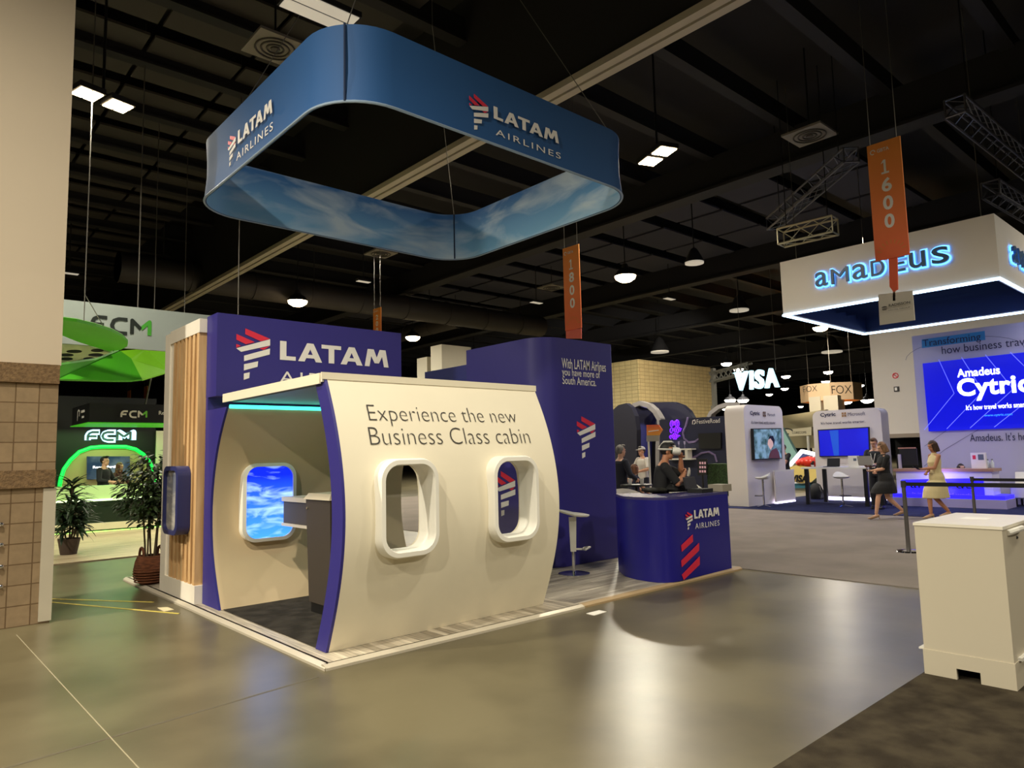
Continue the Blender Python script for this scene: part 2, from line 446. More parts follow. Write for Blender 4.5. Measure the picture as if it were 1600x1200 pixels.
# ceiling lamps
lens_m = mat('lamp_glow', (255, 244, 222), .4, emit=26, ecol=(255, 222, 170), var=0)
lens_c = mat('lamp_glow_cool', (255, 250, 240), .4, emit=22, ecol=(255, 246, 226), var=0)
def area(name, p, watts, size, col, par=None, rot=(0, 0, 0), shape='DISK', sy=None, spread=180):
    l = bpy.data.lights.new(name, 'AREA'); l.energy = watts; l.color = col; l.shape = shape; l.size = size
    if sy: l.size_y = sy
    l.spread = math.radians(spread)
    o = bpy.data.objects.new(name, l); C.objects.link(o); o.location = p; o.rotation_euler = rot
    return o
GL = 'high bay lamps hanging from the hall ceiling'
def bay_lamp(p, label, r=.34, cool=False, watts=LAMP_W, group=GL):
    x, y, z = p
    t = thing('high_bay_lamp', label, 'ceiling lamp', p, 0, group)
    mb = MB(); mb.lathe([(.03, .5), (.1, .46), (.14, .3), (r*.7, .2), (r, .02), (r*.98, 0), (r*.6, .1)], p, 20); mb.build('reflector', dark2, t, 40)
    mb = MB(); mb.cyl((x, y, z+.45), (x, y, 11.25), .02, seg=6); mb.build('stem', black, t)
    mb = MB(); mb.lathe([(.01, -.17*r/.34), (r*.5, -.15*r/.34), (r*.85, -.07*r/.34), (r*.93, .02), (r*.93, .05)], p, 20); mb.build('lens', lens_c if cool else lens_m, t, 40, 'glowing lens')
    if watts: area('lamp_light', (x, y, z-.18*r/.34), watts, r*1.2, COOL if cool else WARM, spread=165)
def panel_lamp(p, label, ang, s=.42):
    t = thing('twin_panel_lamp', label, 'ceiling lamp', p, 0)
    x, y, z = p; ca, sa = math.cos(ang), math.sin(ang)
    for k in (-1, 1):
        cx, cy = x+k*ca*s*.62, y+k*sa*s*.62
        def q(a, b, zz): return (cx+a*ca-b*sa, cy+a*sa+b*ca, zz)
        mb = MB(); mb.prism([q(-s/2, -s/2, z), q(s/2, -s/2, z), q(s/2, s/2, z), q(-s/2, s/2, z)], (0, 0, .1)); mb.build('housing', dark2, t)
        mb = MB()
        for i in (-1, 1):
            for j in (-1, 1):
                a, b, e = i*s*.23, j*s*.23, s*.2
                mb.prism([q(a-e, b-e, z-.02), q(a+e, b-e, z-.02), q(a+e, b+e, z-.02), q(a-e, b+e, z-.02)], (0, 0, .02))
        mb.build('light_panel', lens_m, t, label='glowing square light panel')
    mb = MB(); mb.cyl((x, y, z+.05), (x, y, 11.25), .025, seg=6); mb.build('stem', black, t)
    area('lamp_light', (x, y, z-.08), LAMP_W*.5, .8, WARM, spread=165)
ZL = 8.0
panel_lamp(at('z', ZL, 161, 156), 'twin square warm lamp glowing beside the white column top', .25)
panel_lamp(at('z', ZL, 1027, 244), 'bright warm lamp glowing right beside the blue ring\'s right corner', 1.2, .44)
for px, py, lb in ((465, 471, 'warm bay lamp over the purple sign wall\'s centre'), (645, 527, 'warm bay lamp just past the right end of the purple sign wall'),
                   (977, 432, 'warm bay lamp right of the orange 1800 banner'), (1282, 512, 'bay lamp just under the left corner of the hanging white box sign')):
    bay_lamp(at('z', ZL, px, py), lb, .42, watts=LAMP_W*1.9)
far_l = [(1135, 568, 'bay lamp above the white truss left of the glowing white letters'), (1228, 588, 'bay lamp just right of the top of the glowing white letters'),
         (1294, 581, 'upper bay lamp right above the cream hanging ring sign'), (1290, 596, 'bay lamp touching the top edge of the cream ring sign'),
         (1226, 607, 'bay lamp between the glowing letters and the cream ring sign'), (1202, 616, 'bay lamp directly below the last glowing letter'),
         (1251, 635, 'bay lamp below the cream ring sign, left of its white column'), (1344, 602, 'bay lamp between the cream ring sign and the white bulkhead'),
         (1331, 616, 'lower bay lamp between the cream ring sign and the white bulkhead'), (741, 558, 'small bay lamp just left of the tall purple tower'),
         (103, 620, 'distant bay lamp under the green canopy beside the column'), (1154, 577, 'bay lamp right against the top of the first glowing letter'),
         (1132, 639, 'bay lamp seen inside the grey arch beside the tall white kiosk')]
for px, py, lb in far_l:
    p = at('z', ZL, px, py)
    if p.y > 90 or p.x > 120: p = far(px, py, 85)
    bay_lamp(p, lb, .42, True, 0 if p.length > 70 else LAMP_W*2)
for px, py, lb in ((1322, 627, 'left flood lamp glaring low over the second white kiosk'), (1355, 625, 'right flood lamp glaring low over the second white kiosk'),
                   (1141, 625, 'left flood lamp of the pair above the tall narrow kiosk'), (1161, 625, 'right flood lamp of the pair above the tall narrow kiosk')):
    bay_lamp(far(px, py, 62), lb, .5, True, 0)
# unseen lamps added without fixtures to brighten the column, slats and cabin
GX = 'added fill lamps around the viewer'
for x, y, k in ((-6.5, 8.5, 4.0), (-.6, 3.8, .85), (4.5, -2.0, .2), (2.6, -8, 1.9), (-6.5, -1, 1.8), (12.3, -1.0, .6), (21, 0.5, .5), (12.3, 18.0, .7), (21.5, 8.2, .35), (-5.5, 18, 1.0)):
    area('lamp_light', (x, y, 7.9), LAMP_W*k, .3, WARM, spread=165)
def spot(name, p, aim, watts, deg, col, r=.06, blend=.5):
    l = bpy.data.lights.new(name, 'SPOT'); l.energy = watts; l.color = col; l.spot_size = math.radians(deg); l.spot_blend = blend; l.shadow_soft_size = r
    o = bpy.data.objects.new(name, l); C.objects.link(o); o.location = p
    o.rotation_euler = (V(aim)-V(p)).to_track_quat('-Z', 'Y').to_euler()
    return o
# unseen spotlight added above the frame for the shadows under the cabin windows
spot('added_spotlight', (4.9, .9, 8.0), (4.1, 5.1, .7), 880, 44, WARM, .07, .8)

# small unlit and dim fittings
def troffer(p, label, a, b, glow=1.2):
    x, y, z = p; t = thing('flat_ceiling_light', label, 'ceiling light', p)
    mb = MB(); mb.box((x-a, y-b, z), (x+a, y+b, z+.08)); mb.cyl((x, y, z+.08), (x, y, 11.25), .02, seg=6); mb.build('housing', dark2, t)
    mb = MB()
    for k in (-1, 1):
        mb.box((x-a*.94, y+k*b*.5-b*.42, z-.015), (x+a*.94, y+k*b*.5+b*.42, z))
    mb.build('diffuser', mat('dim_diffuser', (214, 204, 184), .5, emit=.55), t)
troffer(at('z', 7.6, 500, 18), 'long pale flat ceiling light above the blue ring\'s top corner', .5, .24)
for px, py, lb in ((108, 427, 'small pale flat light high beside the white column'), (568, 440, 'small pale flat light under the blue ring\'s lowest point'),
                   (712, 508, 'small pale flat light above the gap left of the tower'), (838, 473, 'tiny pale flat light left of the lower half of the 1800 banner'), (1046, 467, 'small pale flat light below the warm lamp right of the 1800 banner')):
    p = at('z', 8.4, px, py); troffer(p, lb, .12*p.length/12, .05*p.length/12)
for px, py, lb in ((1085, 412, 'dim black spotlight with pale rim hanging above the 1800 banner\'s lamp'), (1155, 486, 'dim pale pendant hanging in the dark above the glowing letters'),
                   (1031, 551, 'dim pendant hanging beside the top of the tall purple tower'), (1300, 551, 'dim pendant with pale bowl left of the white bulkhead')):
    p = at('z', 7.8, px, py); t = thing('pendant_lamp', lb, 'ceiling lamp', p); k = p.length/16
    mb = MB(); mb.lathe([(.04*k, .34*k), (.08*k, .3*k), (.2*k, .06*k), (.21*k, .03*k)], p, 16); mb.build('shade', dark2, t, 40)
    mb = MB(); mb.lathe([(.02*k, -.01), (.2*k, 0), (.2*k, .03*k)], p, 16); mb.build('diffuser', mat('dim_diffuser', (214, 204, 184)), t, 40)
    mb = MB(); mb.cyl((p.x, p.y, p.z+.3*k), (p.x, p.y, 11.25), .02, seg=6); mb.build('cable', black, t)

def truss(p0, p1, label, wd=.34, m=galv):
    p0, p1 = V(p0), V(p1); d = (p1-p0).normalized(); L = (p1-p0).length; s = d.cross(UZ).normalized()*wd/2; up = UZ*wd/2
    t = thing('lighting_truss', label, 'truss', p0)
    mb = MB(); cor = [s+up, s-up, -s-up, -s+up]
    for c in cor: mb.cyl(p0+c, p1+c, .028, seg=7)
    mb.build('chord', m, t)
    mb = MB(); n = max(2, int(L/.45))
    for i in range(n):
        a, b = p0+d*L*i/n, p0+d*L*(i+1)/n
        for k in range(4):
            c1, c2 = cor[k], cor[(k+1) % 4]
            mb.cyl(a+c1, b+c2, .012, seg=5)
            if i in (0, n-1): e = a if i == 0 else b; mb.cyl(e+c1, e+c2, .02, seg=5)
    mb.build('brace', m, t)
    for q in (.12, .88): e = p0+d*L*q; mb = MB(); mb.cyl(e+up, (e.x, e.y, 11.25), .012, seg=5); mb.build('hoist_chain', black, t)
truss(at('z', 8.2, 1207, 350), at('z', 8.2, 1330, 242), 'long dark truss angled up left of the 1600 banner')
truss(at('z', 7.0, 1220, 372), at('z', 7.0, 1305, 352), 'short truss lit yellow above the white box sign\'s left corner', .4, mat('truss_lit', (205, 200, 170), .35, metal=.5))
truss(at('z', 8.0, 1492, 166), at('z', 8.0, 1640, 290), 'dark truss slanting down high above the white box sign')
truss(at('z', 7.2, 1548, 295), at('z', 7.2, 1640, 352), 'dark truss just above the right side of the white box sign')

# ------------------------------------------------------------------ floor coverings
def rug(name, pts, z, m, label):
    mb = MB(); mb.prism([(x, y, 0.0) for x, y in pts], (0, 0, z))
    return tag(mb.build(name, m), label, 'carpet')
rug('dark_carpet', [(1.2, 1.9), (8.66, 1.9), (8.66, -9), (1.2, -9)], .012, mat('brown_carpet', (74, 66, 52), .97, rgb2=(54, 47, 37), scale=5, bump=.8, bscale=180, spec=.1), 'dark brown carpet under the white crate at the lower right')
rug('aisle_carpet', [(8.68, -9), (17.2, -9), (17.2, 24), (8.68, 24)], .01, mat('taupe_carpet', (134, 125, 118), .97, rgb2=(124, 116, 109), scale=1.2, bump=.5, bscale=160, spec=.1), 'taupe aisle carpet stretching from the concrete to the right booths')
rug('stand_carpet', [(17.22, 10.6), (17.22, -2), (27, -2), (27, 10.95), (17.3, 10.95)], .02, mat('blue_carpet', (46, 50, 84), .97, rgb2=(38, 42, 72), scale=4, bump=.4, bscale=160, spec=.1), 'dark blue carpet under the white kiosks and bar table')
t = tag(MB().prism([(1.42, 13.56, 0), (8, 13.56, 0), (8, 24, 0), (1.42, 24, 0)], (0, 0, .02)).build('wood_flooring', plank_mat('pale_planks', (214, 196, 158), (196, 176, 138), 'X', 1.4, .12)), 'pale wood plank flooring under the green lit booth', 'flooring')
mb = MB()
a, b = at('z', 0, 25, 992), at('z', 0, 215, 1200); d = (b-a); mb.prism([a, a+V((.007, .003, 0)), b+d*.3+V((.007, .003, 0)), b+d*.3], (0, 0, .0015))
struct(mb.build('floor_trim', mat('joint_filler', (150, 140, 112), .7)))
mb = MB(); mb.prism([(-.5, 4.62, 0), (2.5, 4.98, 0), (2.5, 5.0, 0), (-.5, 4.64, 0)], (0, 0, .001))
struct(mb.build('floor_trim', mat('joint_dark', (86, 78, 60), .6)))

# ------------------------------------------------------------------ the column at the left
cmu = brick_mat('split_face_block', (160, 136, 104), (112, 88, 60), .2027, .205, 'X', .006, .9, .5)
Yc = 8.74
mb = MB(); mb.box((-.6, Yc, 0), (1.385, Yc+1.0, 2.66)); colm = mb.build('column', cmu); struct(colm)
mb = MB(); mb.box((-.6, Yc-.045, 1.38), (1.385, Yc, 1.56)); mb.box((-.6, Yc-.045, 2.46), (1.385, Yc, 2.66))
struct(mb.build('trim_1', mat('rough_block', (136, 108, 74), .95, rgb2=(110, 86, 58), scale=30, bump=1, bscale=90)))
mb = MB(); mb.box((-.6, Yc-.005, 2.66), (1.40, Yc+1.0, 11.2)); struct(mb.build('column_upper', mat('plaster_cream', (212, 196, 172), .8, var=.03, scale=.8)))
gm = mat('guard_paint', (206, 196, 174), .4)
mb = MB(); mb.box((1.285, Yc-.014, 0.02), (1.40, Yc-.002, 1.37))
g = tag(mb.build('corner_guard', gm), 'pale steel corner guard on the block column\'s lower edge', 'corner guard')
mb = MB(); mb.box((1.39, 9.75, 0), (1.48, 9.78, 2.2)); mb.box((1.37, 9.74, 0), (1.39, 9.79, 2.2))
tag(mb.build('partition_board', white), 'narrow tall white panel edge standing just behind the block column', 'panel')
for k, (px, py) in enumerate(((2, 819), (2, 851), (2, 885), (1, 916))):
    p = at('y', Yc-.03, px, py); t = thing('hose_valve', ['topmost', 'second', 'third', 'lowest'][k]+' small steel valve on the block column\'s side', 'valve', p)
    mb = MB(); mb.cyl(p, p+V((0, .06, 0)), .014); mb.build('stem', steel, t)
    mb = MB(); mb.ell(p-V((0, .01, 0)), .022); mb.build('knob', chrome, t, 60)

# ------------------------------------------------------------------ the main stand: platform
DECK = .039
ZT = .041
grey_pl = plank_mat('grey_planks', (214, 202, 180), (150, 138, 118), 'Y', .9, .075)
pl = thing('stand_platform', 'low wood-look platform under the purple and cream airline stand', 'platform', (5.6, 7.9, 0))
mb = MB(); mb.box((2.64, 5.13, 0), (5.48, 11.0, DECK)); mb.build('deck', grey_pl, pl)
mb = MB(); mb.box((5.48, 5.16, 0), (8.62, 11.0, DECK)); mb.build('deck', plank_mat('grey_planks_cross', (206, 196, 178), (146, 136, 120), 'X', 1.3, .05), pl)
trim = mat('edge_strip', (206, 196, 176), .35, metal=.2)
mb = MB(); mb.prism([(2.59, 5.075, 0), (2.59, 5.075, .02), (2.63, 5.115, DECK), (2.66, 5.14, DECK), (2.66, 5.14, 0)], (0, 5.92, 0)); mb.build('edge_strip', trim, pl, label='pale metal edge strip')
mb = MB(); mb.prism([(2.6, 5.07, 0), (2.6, 5.07, .02), (2.6, 5.11, DECK), (2.6, 5.145, DECK), (2.6, 5.145, 0)], (2.9, 0, 0)); mb.build('edge_strip', trim, pl, label='pale metal edge strip')
mb = MB(); mb.prism([(5.5, 5.09, 0), (5.5, 5.09, .02), (5.5, 5.12, DECK), (5.5, 5.159, DECK), (5.5, 5.159, 0)], (3.12, 0, 0)); mb.build('edge_strip', mat('edge_wood', (176, 150, 112), .5), pl, label='tan wooden edge strip')
rug2 = MB(); rug2.box((2.78, 5.60, ZT), (5.20, 7.72, ZT+.008))
tag(rug2.build('cabin_carpet', mat('charcoal_carpet', (62, 58, 52), .97, rgb2=(46, 43, 38), scale=6, bump=.5, bscale=200, spec=.1)), 'charcoal carpet on the cabin mock-up\'s floor', 'carpet')

# ------------------------------------------------------------------ cabin mock-up
OUT = [(.041, 5.40), (.28, 5.295), (.52, 5.205), (.75, 5.145), (.98, 5.11), (1.2, 5.105), (1.48, 5.14), (1.7, 5.195), (1.9, 5.258), (2.1, 5.345), (2.22, 5.405), (2.315, 5.455)]
def prof(z):
    for (a, ya), (b, yb) in zip(OUT, OUT[1:]):
        if z <= b: return ya+(yb-ya)*(z-a)/(b-a)
    return OUT[-1][1]
def smoothprof(n=40):
    # evenly resampled and relaxed curve
    zs = [.041+(2.315-.041)*i/n for i in range(n+1)]; ys = [prof(z) for z in zs]
    for _ in range(25): ys = [ys[0]]+[(ys[i-1]+2*ys[i]+ys[i+1])/4 for i in range(1, n)]+[ys[-1]]
    return list(zip(zs, ys))
SP = smoothprof()
def ysurf(z):
    i = min(max((z-.041)/(2.315-.041)*40, 0), 39.999); k = int(i); f = i-k
    return SP[k][1]*(1-f)+SP[k+1][1]*f
TH = .18
pod = thing('cabin_mockup', 'cream curved airliner cabin mock-up with two rounded windows', 'exhibit booth', (4, 6.5, ZT))
def profile_poly(x): return [(x, y, z) for z, y in SP]+[(x, y+TH, z) for z, y in SP[::-1]]
mb = MB(); mb.prism(profile_poly(2.79), (2.43, 0, 0)); wall = mb.build('side_wall', cream, pod)
WIN = [(3.12, .82, 3.60, 1.53), (4.33, .83, 4.81, 1.53)]
cut = MB()
for x0, z0, x1, z1 in WIN:
    cut.prism([(x, 4.8, z) for x, z in rrect(x0-.012, z0-.012, x1+.012, z1+.012, .14, 8)], (0, .8, 0))
co = cut.build('cutter')
bo = wall.modifiers.new('cut', 'BOOLEAN'); bo.object = co; bo.operation = 'DIFFERENCE'; bo.solver = 'EXACT'
dg = bpy.context.evaluated_depsgraph_get(); me = bpy.data.meshes.new_from_object(wall.evaluated_get(dg)); wall.modifiers.clear(); wall.data = me
for p in me.polygons: p.use_smooth = True
me.set_sharp_from_angle(angle=math.radians(30))
bpy.data.objects.remove(co)
mb = MB(); mb.prism(profile_poly(2.765), (.025, 0, 0)); mb.build('end_trim', blue, pod, label='purple edge band of the curved wall')
whitef = mat('window_white', (244, 240, 228), .4, var=.02)
for x0, z0, x1, z1 in WIN:
    o = V((0, 5.035, 0))
    k = .058
    mb = MB()
    inner = rrect(x0, z0, x1, z1, .13, 8); outer = rrect(x0-k, z0-k, x1+k, z1+k, .18, 8)
    A = [(outer, 5.06), (rrect(x0-k+.012, z0-k+.012, x1+k-.012, z1+k-.012, .17, 8), 5.035), (rrect(x0-.01, z0-.01, x1+.01, z1+.01, .14, 8), 5.032), (inner, 5.05), (inner, 5.275), (rrect(x0-.011, z0-.011, x1+.011, z1+.011, .14, 8), 5.275), (rrect(x0-.011, z0-.011, x1+.011, z1+.011, .14, 8), 5.19), (outer, 5.19)]
    mb.loft([[(x, y, z) for x, z in P] for P, y in A], False, True)
    f = mb.build('window_frame', whitef, pod, 35, 'white rounded window surround')
    mb = MB(); mb.face([(x, 5.16, z) for x, z in inner]); mb.build('window_pane', glass(), f)
# far wall with its curved inner face
FI = [(.041, 7.74), (.5, 7.985), (.8, 8.045), (1.05, 8.06), (1.35, 8.035), (1.61, 7.955), (1.85, 7.86), (2.02, 7.755), (2.18, 7.61)]
def fsm(n=30):
    zs = [.041+(2.18-.041)*i/n for i in range(n+1)]
    def g(z):
        for (a, ya), (b, yb) in zip(FI, FI[1:]):
            if z <= b+1e-9: return ya+(yb-ya)*(z-a)/(b-a)
    ys = [g(z) for z in zs]
    for _ in range(16): ys = [ys[0]]+[(ys[i-1]+2*ys[i]+ys[i+1])/4 for i in range(1, n)]+[ys[-1]]
    return list(zip(zs, ys))
FS = fsm()
beige = mat('cabin_beige', (212, 190, 152), .6, var=.03)
mb = MB(); mb.prism([(2.765, y, z) for z, y in FS]+[(2.765, 8.2, 2.18), (2.765, 8.2, .041)], (2.44, 0, 0)); mb.build('inner_wall', beige, pod, 30)
mb = MB(); mb.prism([(2.74, y, z) for z, y in FS]+[(2.74, 8.2, 2.18), (2.74, 8.2, .041)], (.024, 0, 0)); mb.build('end_trim', blue, pod, label='purple end face of the inner wall')
# roof slab with its white rim
mb = MB(); mb.box((2.75, 5.44, 2.25), (5.23, 7.72, 2.32)); rf = mb.build('roof', white, pod)
mb = MB(); mb.box((2.735, 5.47, 2.235), (2.75, 7.72, 2.325)); mb.box((2.735, 5.425, 2.27), (5.23, 5.44, 2.33)); mb.build('roof_rim', cream, rf)
mb = MB(); mb.box((2.8, 5.62, 2.232), (5.2, 7.6, 2.25)); mb.build('ceiling_lining', mat('lining_greyblue', (120, 132, 150), .5), rf)
led = mat('led_teal', (60, 240, 205), .4, emit=3.2, var=0)
mb = MB(); mb.tube([(2.77, 7.60, 2.185), (5.2, 7.60, 2.185)], .02, 8); mb.build('led_strip', led, pod, label='glowing teal light strip')
area('led_light', (3.98, 7.56, 2.17), 1.5, 2.4, (.2, 1, .8), shape='RECTANGLE', sy=.03, rot=(math.radians(-35), 0, 0))
# lettering wrapped on the curved wall
thin = mat('lettering_charcoal', (58, 54, 48), .6)
def wrap(x0, z0):
    def f(a, b):
        z = z0+b
        return V((x0+a, ysurf(z)-.006, z))
    return f
text('Experience the new', thin, pod, None, UX, UZ, 1.71, .185, bold=-.02, mapf=wrap(3.10, 1.873), name='lettering')
text('Business Class cabin', thin, pod, None, UX, UZ, 1.85, .153, bold=-.02, mapf=wrap(3.07, 1.71), name='lettering')
# the blue sky screen in the far wall
sx0, sx1, sz0, sz1 = 3.09, 3.64, .725, 1.53
mb = MB()
oo = rrect(sx0-.04, sz0-.04, sx1+.04, sz1+.04, .16, 8); ii = rrect(sx0, sz0, sx1, sz1, .13, 8)
mb.loft([[(x, y, z) for x, z in P] for P, y in ((oo, 8.07), (oo, 7.93), (ii, 7.92), (ii, 8.07))], False, True)
f = mb.build('screen_frame', whitef, pod, 35, 'white rounded surround of the sky screen')
mb = MB(); mb.face([(x, 7.945, z) for x, z in ii]); mb.build('sky_screen', sky_mat('sky_screen', (2, 26, 176), (52, 122, 232), (170, 205, 250), sz0, sz1-.1, 2.2, .4, 2.6, .55, .8), f, label='glowing screen showing blue sky and clouds')
area('screen_light', (3.36, 7.88, 1.13), 1.2, .5, (.35, .6, 1), shape='RECTANGLE', sy=.75, rot=(math.radians(-90), 0, 0))
# seat console
con = thing('seat_console', 'dark brown cabin console with pale top standing inside the mock-up', 'console', (3.6, 6.85, ZT+.008), 0)
z0 = ZT+.01
brown = mat('console_brown', (62, 53, 44), .7)
by = at('x', 3.42, 443, 810).y; pale = mat('console_pale', (196, 184, 160), .5)
mb = MB(); mb.prism([(3.36, 6.46, z0+.1), (3.36, 6.93, z0+.1), (3.34, 6.97, 1.19), (3.34, 6.44, 1.19)], (.5, 0, 0)); mb.build('cabinet', brown, con)
mb = MB(); mb.box((3.38, 6.48, z0), (3.84, 6.92, z0+.1)); mb.build('plinth', black, con)
mb = MB(); mb.prism([(3.32, 6.42, 1.19), (3.32, 6.99, 1.19), (3.36, 6.95, 1.25), (3.36, 6.46, 1.25)], (.54, 0, 0)); mb.build('top', pale, con)
mb = MB(); mb.box((3.42, 6.97, .9), (3.9, by, 1.14)); sb = mb.build('side_bin', brown, con)
mb = MB(); mb.box((3.40, 6.97, 1.14), (3.92, by+.01, 1.19)); mb.box((3.40, 6.97, .87), (3.92, by+.01, .9)); mb.build('bin_shelf', pale, sb)
mb = MB(); mb.prism([(3.5, 6.97, .87), (3.5, 7.18, .87), (3.5, 6.97, .55)], (.05, 0, 0)); mb.build('bracket', black, con)
p = at('x', 3.335, 479, 796); mb = MB(); mb.cyl((3.33, 6.93, 1.1), (3.345, 6.93, 1.1), .012); mb.build('lock', chrome, con)
# business seat behind the windows
st = thing('business_class_chair', 'pale grey business class seat inside the mock-up seen through the windows', 'seat', (4.6, 6.7, z0))
seatm = mat('seat_grey', (170, 166, 158), .6)
mb = MB(); mb.box((4.3, 6.35, z0), (4.95, 7.0, .4)); mb.build('base', mat('seat_base', (110, 106, 100), .5), st)
def soft(mb, a, b, r=.05):
    (x0, y0, za), (x1, y1, zb) = a, b
    mb.loft([[(x, y, z) for x, y in rrect(x0+i, y0+i, x1-i, y1-i, r, 4)] for z, i in ((za, r*.6), (za+r*.5, 0), (zb-r*.5, 0), (zb, r*.6))])
    return mb
soft(MB(), (4.28, 6.36, .4), (4.94, 7.0, .55)).build('cushion', seatm, st, 50)
mb = MB(); mb.prism([(4.84, 6.38, .5), (5.0, 6.38, .5), (5.12, 6.38, 1.3), (4.98, 6.38, 1.3)], (0, .6, 0)); mb.build('backrest', seatm, st)
mb = MB(); mb.prism([(4.2, 6.22, z0), (5.14, 6.22, z0), (5.14, 6.22, 1.2), (4.7, 6.22, 1.15), (4.3, 6.22, .75)], (0, .06, 0)); mb.build('side_shell', white, st)
mb = MB(); mb.tube([(4.1, 6.7, .5), (4.1, 6.7, 1.1), (4.15, 6.9, 1.15), (4.15, 6.9, .5)], .012, 6); mb.build('tray_arm', steel, st)

# ------------------------------------------------------------------ sign wall, slat screen, tower
sg = thing('sign_wall', 'purple header wall with large white airline lettering behind the cabin mock-up', 'sign wall', (4, 8.1, ZT))
mb = MB(); mb.box((2.74, 7.935, 2.325), (5.155, 8.26, 3.26)); mb.build('header', blue, sg)
mb = MB(); mb.box((2.742, 8.2, ZT), (5.155, 8.26, 2.325)); mb.build('back_panel', blue, sg)
y = 7.935
O, u, v, wd, h = frame_of('y', y, (368, 590), (421, 592), (370, 512)); emblem(sg, at('y', y, 368, 594)+V((0, -.004, 0)), u, v, wd, abs(at('y', y, 370, 513).z-at('y', y, 368, 594).z), redm, whtm)
O = at('y', y, 437, 562); latam(sg, O+V((0, -.004, 0)), UX, UZ, (at('y', y, 606, 573)-O).x, .225, whtm)
O = at('y', y, 436, 598.5); text('AIRLINES', whtm, sg, O+V((0, -.006, 0)), UX, UZ, (at('y', y, 604, 600)-O).x, .142, bold=-.004, space=1.25)
mb = MB(); mb.box((2.9, 8.4, 3.0), (3.1, 8.55, 3.5)); 
slt = thing('slat_screen', 'white framed screen of upright wooden slats beside the sign wall', 'screen', (2.7, 8.8, ZT))
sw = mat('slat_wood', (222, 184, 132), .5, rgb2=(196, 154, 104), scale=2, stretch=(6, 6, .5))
X0, X1 = 2.66, 2.76
mb = MB(); mb.box((X0, 9.36, ZT), (X1, 9.56, 3.22)); mb.box((X0, 8.27, ZT), (X1, 9.36, .24)); mb.box((X0, 8.27, 3.08), (X1, 9.36, 3.24)); mb.box((X0+.02, 9.25, .24), (X1, 9.36, 3.08))
mb.build('frame', mat('frame_white', (242, 234, 218), .5), slt)
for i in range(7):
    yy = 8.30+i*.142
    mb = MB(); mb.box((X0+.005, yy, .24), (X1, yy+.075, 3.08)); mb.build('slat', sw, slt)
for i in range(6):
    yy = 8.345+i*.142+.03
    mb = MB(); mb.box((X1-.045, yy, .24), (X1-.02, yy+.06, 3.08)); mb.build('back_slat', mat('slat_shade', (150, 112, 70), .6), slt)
# the framed sky picture
pw = thing('window_display', 'purple rounded box frame with cloudy sky picture on the wooden slats', 'display frame', (2.6, 8.75, 1.15))
ya, yb, za, zb = 8.47, 9.02, .78, 1.56
def yz(P, x): return [(x, yy, zz) for yy, zz in P]
oo = rrect(ya, za, yb, zb, .12, 6); ii = rrect(ya+.05, za+.05, yb-.05, zb-.05, .09, 6)
mb = MB(); mb.loft([yz(oo, 2.66), yz(oo, 2.52), yz(ii, 2.515), yz(ii, 2.56)], False); mb.build('frame', mat('frame_navy', (40, 44, 96), .45), pw, 35)
mb = MB(); mb.face(yz(ii, 2.55)); mb.build('sky_print', sky_mat('sky_print', (96, 104, 128), (150, 146, 138), (196, 190, 178), za, zb, 0, .4, 4), pw)

tw = thing('display_tower', 'tall purple tower with rounded corner and small red and white emblem', 'display tower', (7.6, 7.7, ZT))
TX0, TX1, TY0, TY1 = 6.78, 8.30, 6.90, 8.60
def round_plan(x0, y0, x1, y1, rs, k=8):   # corner radii for (x0,y0),(x1,y0),(x1,y1),(x0,y1)
    P = []
    for (cx, cy, sx_, sy_, a), r in zip(((x0, y0, 1, 1, 180), (x1, y0, -1, 1, 270), (x1, y1, -1, -1, 0), (x0, y1, 1, -1, 90)), rs):
        for i in range(k+1): t = math.radians(a+90*i/k); P.append((cx+sx_*r+r*math.cos(t), cy+sy_*r+r*math.sin(t)))
    return P
mb = MB(); mb.prism([(x, yy, ZT) for x, yy in round_plan(TX0, TY0, TX1, TY1, (.38, .05, .05, .02))], (0, 0, 3.24-ZT)); mb.build('body', blue, tw, 40)
mb = MB(); mb.box((TX0+.02, TY1, ZT), (TX1-.9, 9.75, 3.02)); mb.build('wing_wall', mat('indigo_wing', (38, 44, 120), .5), tw)
y = TY0
for s, ll, lr, tl in (('With LATAM Airlines', (877.5, 575), (946, 574), (877.5, 557.5)), ('you have more of', (878, 590), (937, 588), (878, 573)), ('South America.', (878.5, 600), (931, 601), (878.5, 586))):
    O = at('y', y, *ll); text(s, whtm, tw, O+V((0, -.006, 0)), UX, UZ, (at('y', y, *lr)-O).x, abs(at('y', y, *tl).z-O.z)*.9, bold=.004)
O = at('y', y, 903, 717); emblem(tw, O, UX, UZ, (at('y', y, 931, 700)-O).x, abs(at('y', y, 904, 651).z-O.z), redm, whtm, .06)
P = lambda px, py: at('x', TX0, px, py)
O = P(777, 806); emblem(tw, O, -UY, UZ, abs((P(806, 790)-O).y), abs(P(777, 736).z-O.z), redm, whtm, 0)

